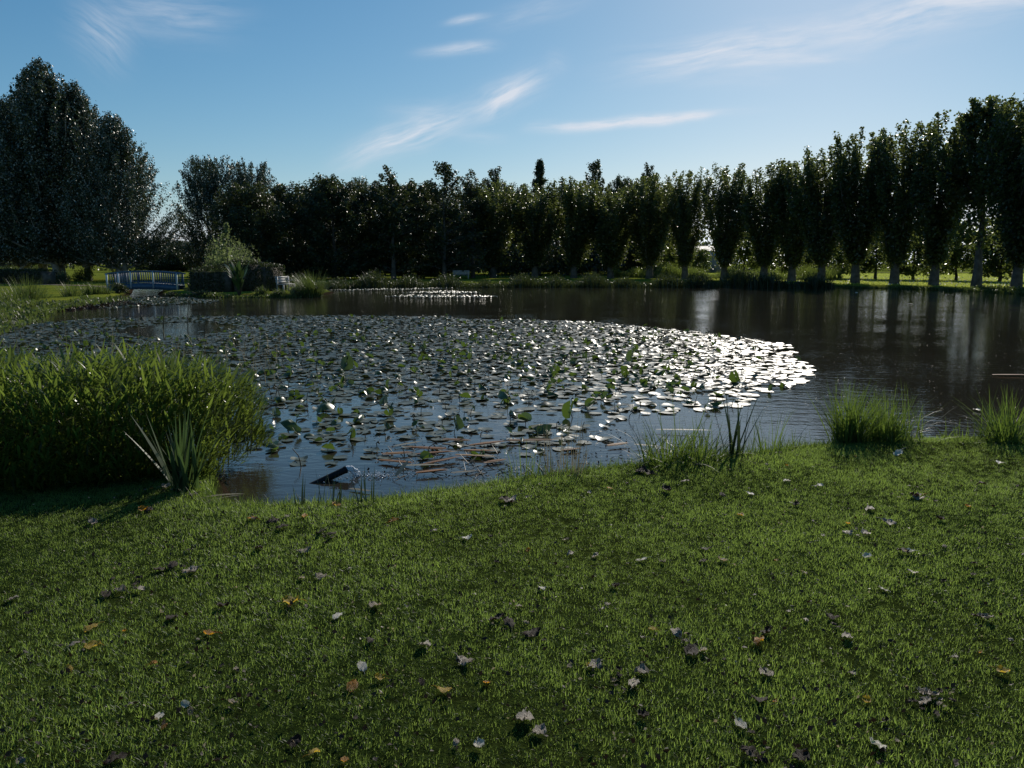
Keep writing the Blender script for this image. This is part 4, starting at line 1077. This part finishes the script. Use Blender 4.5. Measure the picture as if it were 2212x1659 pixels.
# broken twig litter near the pipe
mb = MB()
for k in range(90):
    p = at(g.uniform(840, 1080), g.uniform(955, 1030), WZ) if k < 60 else at(g.uniform(1000, 1300), g.uniform(1000, 1030), WZ); a = g.uniform(0, 6.28); L_ = g.uniform(.05, .2)
    tube(mb, [(p.x, p.y, WZ), (p.x + math.cos(a) * L_, p.y + math.sin(a) * L_, WZ + g.uniform(0, .06))], [.004, .002], 4)
tag(mb.build('floating_twigs', M['stalk']), 'dark broken twigs and stem bits floating by the rusty reeds', kind='stuff')

# ------------------------------------------------------------------ leafy reed mound on the near left bank
mr_ = empty('reed_mound', (-3.8, 6.6, 0), 0, 'large dense mound of lance-leaved reeds on the near left bank', 'reed bed')
g = np.random.default_rng(95)
def mound_top(x):          # height of the mound along x (world)
    t = np.clip((x + 5.8) / 3.5, 0, 1)
    return .80 * np.clip(1 - np.maximum(0, (t - .84) / .36) ** 2.4, .1, 1) * (1 + .05 * np.sin(x * 5) + .03 * np.sin(x * 11))
N_ = 27000
mx_ = g.uniform(-6.0, -2.3, N_); mt = mound_top(mx_)
ang = g.uniform(-.15, PI + .15, N_) ; rr = 1 - (g.random(N_) ** 2) * np.where(g.random(N_) < .35, .95, .4)
my = 6.55 - np.cos(ang) * 1.15 * rr * (1 - .45 * np.clip((mx_ + 3.4) / 1.3, 0, 1)); mz = np.abs(np.sin(ang)) ** .8 * mt * rr
endcap = np.clip((mx_ + 2.75) / .6, 0, 1)
my = my - endcap * .15
mz = mz - endcap * .12
low = (g.random(N_) < .3); mz = np.where(low, mz * g.uniform(.1, 1, N_), mz)
wy_ = (my - 6.55)
azm = np.arctan2(wy_ * .8 + g.normal(0, .5, N_), (mx_ + 3.9) * .35 + g.normal(0, .6, N_) + .15)
base = np.column_stack([mx_ + 3.8, my - 6.6, np.maximum(mz - .05, -.2)])
ln = g.uniform(.10, .24, N_); wd = g.uniform(.009, .022, N_); ti = g.uniform(.2, 1.35, N_); be = g.uniform(.1, .8, N_)
vis = (my < 6.9) | (mz > .5)
sel = np.argsort(-(ln / np.hypot(mx_, my) * ((mx_ / my > -.66) & (mz > mt * .55) & (my < 6.8))))[:295]
mask = np.ones(N_, bool); mask[sel] = False
mb = MB(); blades(mb, base[mask], azm[mask], ln[mask], wd[mask], ti[mask], be[mask], 3, True, g)
tag(mb.build('leaves', M['mound'], mr_), kind='stuff')
for i in sel:
    mb = MB(); blades(mb, base[i:i + 1], azm[i], ln[i], wd[i] * 1.15, ti[i], be[i], 4, True, g); mb.build('leaf', M['mound'], mr_)
mb = MB()
for i in g.choice(N_, 700, replace=False):
    e = base[i]; z0_ = -.1
    tube(mb, [(e[0] * .97, e[1] * .8 , z0_), (e[0] * .98, e[1] * .9, e[2] * .6), tuple(e)], [.004, .0035, .002], 4, cap=False)
tag(mb.build('stems', M['stalk'], mr_), kind='stuff')
# taller wisps at the back of the mound
clump('reed_clump', Vector((-4.3, 7.5, -.1)), 60, 1.1, .8, .016, M['straw'], 'thin pale seed stems rising behind the reed mound', 'reeds', 96, .4, .5)

# sword-leaved plant before the mound
spx = at(400, 1062, 0); g = np.random.default_rng(97)
SW = []
for k in range(38):
    a = g.uniform(0, 6.28); t0 = g.uniform(.02, .5); SW.append((g.normal(0, .035), g.normal(0, .03), a, g.uniform(.42, .70) * (1 - .2 * t0), g.uniform(.026, .042), t0, g.uniform(.0, .25)))
SW += [(-.05, 0, PI, .66, .045, .36, .22), (-.04, .02, PI, .60, .036, .58, .2), (0, 0, .2, .6, .026, .35, .1), (.02, 0, 0, .56, .024, .45, .15)]
parted_plant('sword_leaved_plant', spx, SW, M['sword'], 'stiff grey-green sword-leaved plant in front of the reed mound')
# pale dead leaf lying at the shore beside it
for i, (px, py, L_, a, w_, lab) in enumerate([(430, 1082, .30, .35, .035, 'broad pale dead leaf lying on the shore beside the sword-leaved plant'), (445, 1090, .25, .7, .018, 'narrow pale dead leaf below the broad one at the shore')]):
    p = at(px, py, 0); mb = MB(); blades(mb, [(0, 0, .02)], a, L_, w_, 1.45, .25, 8, True, g, .2); o = mb.build('dead_leaf', M['straw']); o.location = (p.x, p.y, .0); tag(o, lab, 'leaf')

# ------------------------------------------------------------------ plants along the near shore
def swords(px, py, n, h, sp, seed, label, m='darksword', tilt=.35, w=.016, cat='reeds', extra=()):
    g = np.random.default_rng(seed); s = [(g.normal(0, sp), g.normal(0, sp * .4), g.uniform(0, 6.28), h * g.uniform(.6, 1.05), w * g.uniform(.6, 1.2), g.uniform(.02, tilt), g.uniform(0, .3)) for _ in range(n)] + list(extra)
    return parted_plant('reed_clump', gp(px, py), s, M[m], label, cat)
swords(645, 1090, 5, .26, .02, 101, 'short dark reed blades left of the pipe foot', w=.01)
swords(725, 1088, 7, .3, .03, 102, 'dark green reed blades standing right below the pipe', w=.014)
swords(790, 1084, 9, .3, .05, 103, 'broader dark reed blades between pipe and rusty reeds', w=.014)
swords(690, 1090, 3, .4, .03, 104, 'thin tall reed stems directly in front of the pipe', w=.006)
swords(1585, 980, 11, .62, .07, 105, 'dark thick sword-leaved reeds fanning out of the bank', w=.03, extra=[(0, 0, 0, .70, .036, .3, .05), (-.02, 0, PI, .66, .034, .10, .04), (.02, 0, 0, .55, .03, .42, .05)])
clump('sparse_reeds', gp(1130, 1020), 46, .34, .16, .007, M['tuft'], 'sparse thin green reed stems by the bank, leftmost group', 'reeds', 111, .3, .3)
clump('sparse_reeds', gp(1225, 1012), 60, .46, .18, .006, M['straw'], 'thin brown seed stems standing at the bank', 'reeds', 112, .25, .2)
clump('sparse_reeds', gp(1190, 1030), 70, .16, .2, .008, M['tuft'], 'low dark weeds at the foot of the brown seed stems', 'reeds', 113, .9, .6)
clump('grass_tuft', gp(1440, 990), 210, .34, .22, .010, M['tuft'], 'loose arching bank tuft left of the sword-leaved reeds', seed=114, tilt=.8, bend=1.0)
clump('grass_tuft', gp(1510, 985), 240, .30, .22, .010, M['tuft'], 'dark low bank tuft touching the sword-leaved reeds', seed=115, tilt=.8, bend=1.0)
clump('sparse_reeds', gp(1480, 978), 40, .5, .25, .010, M['tuft'], 'tall thin reeds with side leaves rising over the bank tufts', 'reeds', 116, .5, .4)
clump('sparse_reeds', gp(1660, 965), 40, .46, .18, .009, M['tuft'], 'fine reeds right of the sword-leaved reeds', 'reeds', 117, .6, .5)
clump('grass_tuft', gp(1718, 955), 130, .2, .16, .009, M['tuft'], 'low bright tuft just left of the two big tufts', seed=118, tilt=.9)
clump('grass_tuft', gp(1832, 948), 480, .50, .14, .010, M['tuft'], 'big dark upright grass tuft, left one of the two', seed=119, tilt=.45, bend=.8)
clump('grass_tuft', gp(1915, 944), 440, .44, .17, .010, M['tuft'], 'big dark grass tuft, right one of the two', seed=120, tilt=.6, bend=.8)
clump('sparse_reeds', gp(1975, 940), 26, .5, .12, .014, M['tuft'], 'few broad reed leaves right of the two big tufts', 'reeds', 121, .7, .5)
clump('grass_tuft', gp(2175, 945), 320, .40, .22, .011, M['tuft'], 'bright green tuft at the right frame edge', seed=122, tilt=.8, bend=.8)
clump('sparse_reeds', gp(2212, 935), 30, .6, .15, .014, M['tuft'], 'tall reed leaves at the right frame edge', 'reeds', 123, .6, .5)
clump('grass_tuft', gp(2080, 944), 90, .18, .2, .009, M['tuft'], 'low sparse tuft between the big tufts and the right edge', seed=124, tilt=.9)
clump('grass_tuft', gp(425, 1068), 120, .10, .14, .006, M['tuft'], 'short bright grass tuft at the foot of the sword-leaved plant', seed=125, tilt=.9)
# dead flower stalks out in the lilies
for i, (px, py, h, lab) in enumerate([(405, 715, 1.1, 'dark dead stalk standing in the open water patch, right one'), (352, 722, 1.0, 'dark dead stalk standing in the open water patch, left one'), (440, 735, .7, 'leaning dead stalk at the right side of the open water patch')]):
    p = at(px, py, WZ); mb = MB(); tube(mb, [(0, 0, -.1), (.05, 0, h * .5), (.12, 0, h)], [.015, .012, .006], 5)
    for q in range(3): z_ = h * (.5 + .15 * q); tube(mb, [(.05 + .03 * q, 0, z_), (.12 + .05 * q, .02, z_ + .1)], [.008, .004], 4)
    o = mb.build('dead_stalk', M['stalk'], smooth=True); o.location = p; tag(o, lab, 'stalk')
# weedy stems around the open patch and behind the mound
mb = MB(); g = np.random.default_rng(131); n = 160
c = np.array([tuple(at(g.uniform(330, 640), g.uniform(720, 830), WZ)) for _ in range(n)])
blades(mb, c, g.uniform(0, 6.28, n), g.uniform(.2, .5, n), .008, g.uniform(0, .5, n), g.uniform(0, .5, n), 3, g=g)
tag(mb.build('dry_weeds', M['straw']), 'thin dry weed stems between reed mound and lilies', kind='stuff')

# ------------------------------------------------------------------ lawn grass
def grass_tufts():
    col = bpy.data.collections.new('grass_sources'); out = []
    for k in range(6):
        g = np.random.default_rng(400 + k); mb = MB(); n = 26
        b = np.column_stack([g.normal(0, .022, n), g.normal(0, .022, n), np.full(n, -.012)])
        blades(mb, b, g.uniform(0, 6.28, n), g.uniform(.018, .040, n), g.uniform(.0013, .0028, n), g.uniform(0, 1.15, n), g.uniform(.1, 1.3, n), 3, g=g)
        o = bpy.data.objects.new('grass_source', mb.mesh('grass_source', M['grass'])); col.objects.link(o)
    return col
gcol = grass_tufts()
def scatter(name, P, S, col, label):
    me = bpy.data.meshes.new(name); me.vertices.add(len(P)); me.vertices.foreach_set('co', P.astype(np.float32).ravel())
    a = me.attributes.new('sc', 'FLOAT', 'POINT'); a.data.foreach_set('value', S.astype(np.float32))
    o = link(name, me); tag(o, label, kind='stuff')
    nt = bpy.data.node_groups.new(name, 'GeometryNodeTree')
    nt.interface.new_socket('Geometry', in_out='INPUT', socket_type='NodeSocketGeometry'); nt.interface.new_socket('Geometry', in_out='OUTPUT', socket_type='NodeSocketGeometry')
    N, L = nt.nodes, nt.links
    gi, go = N.new('NodeGroupInput'), N.new('NodeGroupOutput')
    ci = N.new('GeometryNodeCollectionInfo'); ci.inputs['Collection'].default_value = col; ci.inputs['Separate Children'].default_value = True; ci.inputs['Reset Children'].default_value = True
    ip = N.new('GeometryNodeInstanceOnPoints'); ip.inputs['Pick Instance'].default_value = True
    m2p = N.new('GeometryNodeMeshToPoints')
    rv = N.new('FunctionNodeRandomValue'); rv.data_type = 'FLOAT_VECTOR'; rv.inputs['Min'].default_value = (-.12, -.12, 0); rv.inputs['Max'].default_value = (.12, .12, 6.283)
    na = N.new('GeometryNodeInputNamedAttribute'); na.data_type = 'FLOAT'; na.inputs['Name'].default_value = 'sc'
    L.new(gi.outputs[0], m2p.inputs[0]); L.new(m2p.outputs[0], ip.inputs['Points']); L.new(ci.outputs[0], ip.inputs['Instance'])
    L.new(rv.outputs[0], ip.inputs['Rotation']); L.new(na.outputs[0], ip.inputs['Scale']); L.new(ip.outputs[0], go.inputs[0])
    md = o.modifiers.new('scatter', 'NODES'); md.node_group = nt
    return o
n = 235000
gx = rng.uniform(-7.5, 9.5, n); gy = rng.uniform(1.2, 10.2, n)
ok = (np.abs(gx) < .78 * gy + .9) & (rng.random(n) < np.clip(1.25 - gy * .05, .3, 1))
P = np.stack([gx[ok], gy[ok]], 1); sd = sdist(P); k2 = sd > .0
P, sd = P[k2], sd[k2]; Zg = gz(P, sd)
S = rng.uniform(.7, 1.35, len(P)) * (.85 + .2 * np.sin(P[:, 0] * 2.1 + P[:, 1]) * np.sin(P[:, 1] * 1.7 + .6) + .16 * np.sin(P[:, 0] * 6.3 - P[:, 1] * 2) * np.sin(P[:, 1] * 7.1 + P[:, 0]))
S *= 1 + .7 * ss(.35, .0, sd)
scatter('grass', np.column_stack([P, Zg]), S, gcol, 'short green lawn grass glowing in low backlight')
# bank-edge fringe of longer grass
bn = 6500; t_ = rng.uniform(0, 1, bn); fr = []
sh2 = np.array([(p.x, p.y) for p in shore]); seg = np.linalg.norm(np.diff(sh2, axis=0), axis=1); cs_ = np.concatenate([[0], np.cumsum(seg)])
L_ = cs_[16]; s_ = t_ * L_; bi = np.clip(np.searchsorted(cs_, s_) - 1, 0, len(seg) - 1); f_ = ((s_ - cs_[bi]) / seg[bi])[:, None]
Pf = sh2[bi] * (1 - f_) + sh2[bi + 1] * f_ + rng.normal(0, .06, (bn, 2)); kf = sdist(Pf) > -.14; Pf = Pf[kf]
mb = MB(); nf_ = len(Pf); hb = .05 + (.08 + .12 * ss(.2, 1.6, Pf[:, 0]) * (np.sin(Pf[:, 0] * 4.1) * .5 + .5)) * (rng.random(nf_) ** 2.2)
blades(mb, np.column_stack([Pf, gz(Pf) - .01]), rng.uniform(0, 6.28, nf_), hb, .004, rng.uniform(0, .7, nf_), rng.uniform(.1, 1, nf_), 3)
tag(mb.build('bank_grass', M['tuft']), 'longer uncut grass blades fringing the near bank', kind='stuff')
# meadow grass and leaf specks beyond the row
mb = MB(); n = 110000; c = np.column_stack([rng.uniform(20, 80, n), 50 + 70 * rng.random(n), np.zeros(n)])
c = c[sdist(c[:, :2]) > .3]; blades(mb, c, rng.uniform(0, 6.28, len(c)), .12, .05, .3, .5, 2); tag(mb.build('meadow_grass', M['meadow']), 'sunlit meadow grass between the plane trunks', kind='stuff')
mb = MB(); n = 1500; c = np.column_stack([rng.uniform(22, 62, n), rng.uniform(50, 90, n), np.full(n, .08)]); c = c[sdist(c[:, :2]) > .3]
leaves(mb, c, .14, np.tile([0, 0, 1.], (len(c), 1)), .5); tag(mb.build('fallen_leaves', M['f_white']), 'pale fallen leaves dotting the far meadow', kind='stuff')

# ------------------------------------------------------------------ fallen leaves on the lawn
def fallen_arrays(g, kind):
    nu, nv = 7, 5; V = []
    curl = g.uniform(.4, 1.7); fold = g.uniform(.1, .6); tw = g.uniform(-.5, .5); ed = g.uniform(0, 6)
    for i in range(nu):
        t = i / (nu - 1); w = (math.sin(PI * (t * .88 + .08)) ** .65) * (.42 if kind % 2 else .34)
        w *= 1 + (.13 * math.sin(i * 2.7 + ed) if kind % 3 == 0 else .05 * math.sin(i * 3))
        a = curl * (t - .5)
        cx, cz = math.sin(a) / max(curl, .3), (1 - math.cos(a)) / max(curl, .3) * (1 if kind % 4 else -1)
        for j in range(nv):
            s = (j / (nv - 1) - .5) * 2
            y = s * w * math.cos(fold * abs(s)); z = abs(s) * w * math.sin(fold) * (1 if kind % 3 else -.7) + .085 * math.sin(s * 4 + i * 1.9 + ed)
            V.append((cx + .05 * s * tw, y * math.cos(tw * t) - z * math.sin(tw * t) * .3, cz + z + y * math.sin(tw * (t - .5))))
    V = np.array(V); V[:, 2] -= V[:, 2].min()
    F = [[i * nv + j, (i + 1) * nv + j, (i + 1) * nv + j + 1, i * nv + j + 1] for i in range(nu - 1) for j in range(nv - 1)]
    return V, F
FM = {}
for key in ('f_dark', 'f_grey', 'f_tan', 'f_white', 'f_orange', 'f_yellow'):
    FM[key] = []
    for k in range(9):
        g = np.random.default_rng(500 + k); V, F = fallen_arrays(g, k); mb = MB(); mb.add(V, F)
        tube(mb, [tuple(V[2]), tuple(V[2] + np.array([-.25, .04, .06])), tuple(V[2] + np.array([-.5, .12, -.02]))], [.018, .014, .012], 4)
        FM[key].append(mb.mesh('fallen_leaf', M[key], True))
CW = dict(f_dark='dark brown', f_grey='silver grey', f_tan='tan', f_white='cream white', f_orange='orange', f_yellow='yellow')
# placed from the photograph: x, y, colour, size
PL = [(628, 1308, 'y', 62), (810, 1318, 't', 52), (729, 1341, 'w', 40), (411, 1234, 'g', 55), (693, 1250, 't', 40), (652, 1252, 't', 30), (195, 1355, 'y', 48), (200, 1395, 'y', 55), (452, 1374, 'o', 40),
      (782, 1455, 'w', 44), (762, 1498, 'o', 52), (820, 1481, 'y', 36), (960, 1510, 'y', 44), (1005, 1447, 'g', 60), (918, 1410, 'g', 45), (680, 1642, 'y', 42), (745, 1655, 'o', 30), (1035, 1628, 'w', 46),
      (1134, 1571, 'g', 66), (1165, 1595, 'g', 50), (1600, 1573, 'w', 48), (1892, 1610, 'w', 66), (1940, 1600, 't', 20), (1640, 1397, 'o', 58), (1660, 1372, 'd', 48), (1495, 1420, 'd', 66), (1520, 1415, 't', 40),
      (1460, 1380, 'g', 48), (1410, 1370, 'y', 30), (1275, 1455, 'y', 26), (1285, 1452, 'g', 48), (1370, 1492, 'g', 55), (1385, 1465, 'g', 52), (1655, 1462, 'g', 50), (2167, 1450, 'y', 44), (1872, 1515, 'y', 34),
      (1730, 1640, 'd', 60), (1622, 1635, 'd', 66), (400, 1530, 'w', 30), (503, 1530, 't', 32), (345, 1556, 'w', 34), (800, 1400, 'd', 40), (1075, 1350, 'd', 50), (1100, 1362, 'd', 56), (1150, 1385, 'd', 60),
      (1170, 1280, 'w', 26), (1386, 1212, 'w', 36), (1287, 1202, 't', 30), (1232, 1200, 'g', 30), (1010, 1168, 'w', 34), (694, 1160, 'g', 42), (715, 1165, 'd', 36), (1800, 1338, 'd', 44), (1906, 1278, 'w', 34),
      (1737, 1240, 't', 24), (1560, 1212, 't', 34), (1525, 1186, 'd', 36), (1963, 1200, 'w', 36), (1874, 1206, 'w', 30), (1970, 1243, 'g', 34), (1520, 1213, 'd', 30), (1940, 988, 'w', 34), (1920, 1135, 'g', 42),
      (1880, 1105, 'g', 44), (1975, 1078, 'd', 48), (1985, 1082, 'g', 40), (1830, 1155, 'g', 38), (1870, 1157, 'g', 34), (2040, 1190, 'd', 26), (2130, 1340, 'g', 44), (2110, 1335, 'd', 38), (1740, 1345, 'g', 30),
      (1385, 1025, 'd', 46), (1400, 1030, 'd', 40), (1440, 1062, 'd', 40), (1095, 1092, 'd', 50), (1105, 1090, 'g', 40), (870, 1075, 'd', 34), (727, 1100, 'o', 34), (785, 1085, 'o', 30), (850, 1137, 'o', 34), (659, 1128, 'o', 30),
      (545, 1132, 'o', 32), (310, 1112, 'o', 38), (322, 1113, 'd', 38), (200, 1137, 'g', 38), (360, 1060, 'g', 34), (420, 1074, 'd', 36), (385, 1062, 'd', 40), (590, 1140, 'd', 44), (550, 1135, 'd', 30), (610, 1150, 'd', 40), (230, 1282, 'd', 50),
      (262, 1272, 't', 46), (300, 1272, 'g', 40), (372, 1222, 'd', 46), (345, 1230, 'd', 40), (480, 1312, 'd', 44), (1950, 1200, 'd', 40), (1330, 1275, 'd', 36), (1430, 1215, 'd', 30), (640, 1615, 'd', 46), (250, 1650, 'd', 66), (470, 1655, 'd', 30),
      (45, 1650, 'g', 30), (30, 1290, 'g', 36), (560, 1190, 'd', 34), (660, 1195, 't', 44), (1650, 1650, 'd', 30), (2010, 1500, 'g', 48), (1995, 1495, 'g', 40), (2000, 1515, 'g', 44), (1830, 1380, 'g', 50), (1640, 1520, 'd', 50), (1390, 1560, 'd', 46),
      (1560, 1070, 'd', 30), (1480, 1045, 'g', 28), (1770, 1055, 'w', 28), (1700, 1045, 'w', 26), (1620, 1068, 'w', 26), (1720, 1090, 'd', 30), (1600, 1110, 'o', 24), (2090, 1100, 'o', 26), (2160, 1000, 'w', 26), (2120, 1050, 'd', 34), (2030, 1130, 'd', 34),
      (150, 1445, 'y', 30), (370, 1335, 'd', 46), (160, 1390, 'g', 34), (510, 1455, 't', 26), (1230, 1455, 't', 26), (60, 1320, 'd', 30), (985, 1620, 'g', 30)]
KEY = dict(y='f_yellow', o='f_orange', t='f_tan', w='f_white', g='f_grey', d='f_dark')
extra = []
g = np.random.default_rng(77)
centres = [(1095, 1092), (1975, 1080), (1385, 1028), (1850, 1140), (1480, 1400), (1350, 1490), (1130, 1375), (590, 1140), (690, 1170), (2000, 1510), (300, 1250), (370, 1065), (1680, 1000), (1250, 1040)]
while len(extra) < 150:
    if g.random() < .45:
        c0 = centres[int(g.integers(0, len(centres)))]; x, y = c0[0] + g.normal(0, 34), c0[1] + g.normal(0, 14)
    else: x, y = g.uniform(0, 2212), 960 + 690 * g.random() ** .85
    p = at(x, y, 0)
    if sdist(np.array([(p.x, p.y)]))[0] < .12 or y > 1658: continue
    extra.append((x, y, g.choice(list('dddddddgto')), None))
items = []
for x, y, ck, size in PL + extra:
    p = at(x, y, 0); s = (size / 1685 * math.hypot(p.y, CAM_Z) * .66) if size else g.uniform(.018, .038)
    if sdist(np.array([(p.x, p.y)]))[0] < .05: continue
    s = min(s, .115)
    key = KEY[str(ck)]; zz = float(gz([(p.x, p.y)])[0]) + .010
    o = link('fallen_leaf', FM[key][int(g.integers(0, 9))], None, (p.x, p.y, zz), (g.normal(0, .18), g.normal(0, .18), g.uniform(0, 6.28)), s)
    tag(o, None, 'leaf', 'fallen leaves on the lawn')
    items.append((o, ('big ' if s > .045 else 'small ' if s < .027 else 'curled ') + CW[key], p.x, p.y))
def mk(n, x, y): p = at(x, y, 0); return (n, p.x, p.y)
MARK_L = [mk('the sword-leaved plant', 400, 1062), mk('the lawn edge by the black pipe', 740, 1088), mk('the big grey star-veined leaf', 411, 1234), mk('the round white leaf', 729, 1341), mk('the paired yellow leaves', 198, 1375),
          mk('the spotted orange leaf', 762, 1498), mk('the large grey leaf', 1134, 1571), mk('the dark leaf heap', 1495, 1420), mk('the bright orange leaf', 1640, 1397), mk('the long cream leaf', 1892, 1610),
          mk('the yellow leaf by the right edge', 2167, 1450), mk('the striped white leaf', 1386, 1212), mk('the brown seed stems', 1225, 1012), mk('the sword-leaved reeds', 1585, 980), mk('the two big tufts', 1870, 946), mk('the rounded white leaf', 1963, 1200)]
label_scatter(items, MARK_L, '{desc} leaf, {rank} {side} {mark}')
# crumbs of dead leaf too small to count
mb = MB(); n = 1100; c = []
while len(c) < n:
    p = at(g.uniform(-100, 2300), 950 + 720 * g.random() ** 1.0, .03); c.append((p.x, p.y, .03))
c = np.array(c); c = c[sdist(c[:, :2]) > .1]; leaves(mb, c + np.array([0, 0, .012]), .022, None, 0, 0, .7, g)
tag(mb.build('leaf_litter', M['f_dark']), 'tiny crumbs of dead leaf scattered in the lawn', kind='stuff')
mb = MB(); c2 = c + np.column_stack([g.normal(0, .2, (len(c), 2)), np.zeros(len(c))]); c2 = c2[sdist(c2[:, :2]) > .1][:450]; leaves(mb, c2 + np.array([0, 0, .012]), .014, None, 0, 0, .7, g)
tag(mb.build('leaf_litter', M['f_tan']), 'tiny pale crumbs of dead leaf scattered in the lawn', kind='stuff')

SC.cycles.max_bounces = 8
SC.cycles.transparent_max_bounces = 8
SC.cycles.diffuse_bounces = 3
SC.cycles.glossy_bounces = 4
SC.cycles.transmission_bounces = 4
SC.cycles.sample_clamp_indirect = 4.0
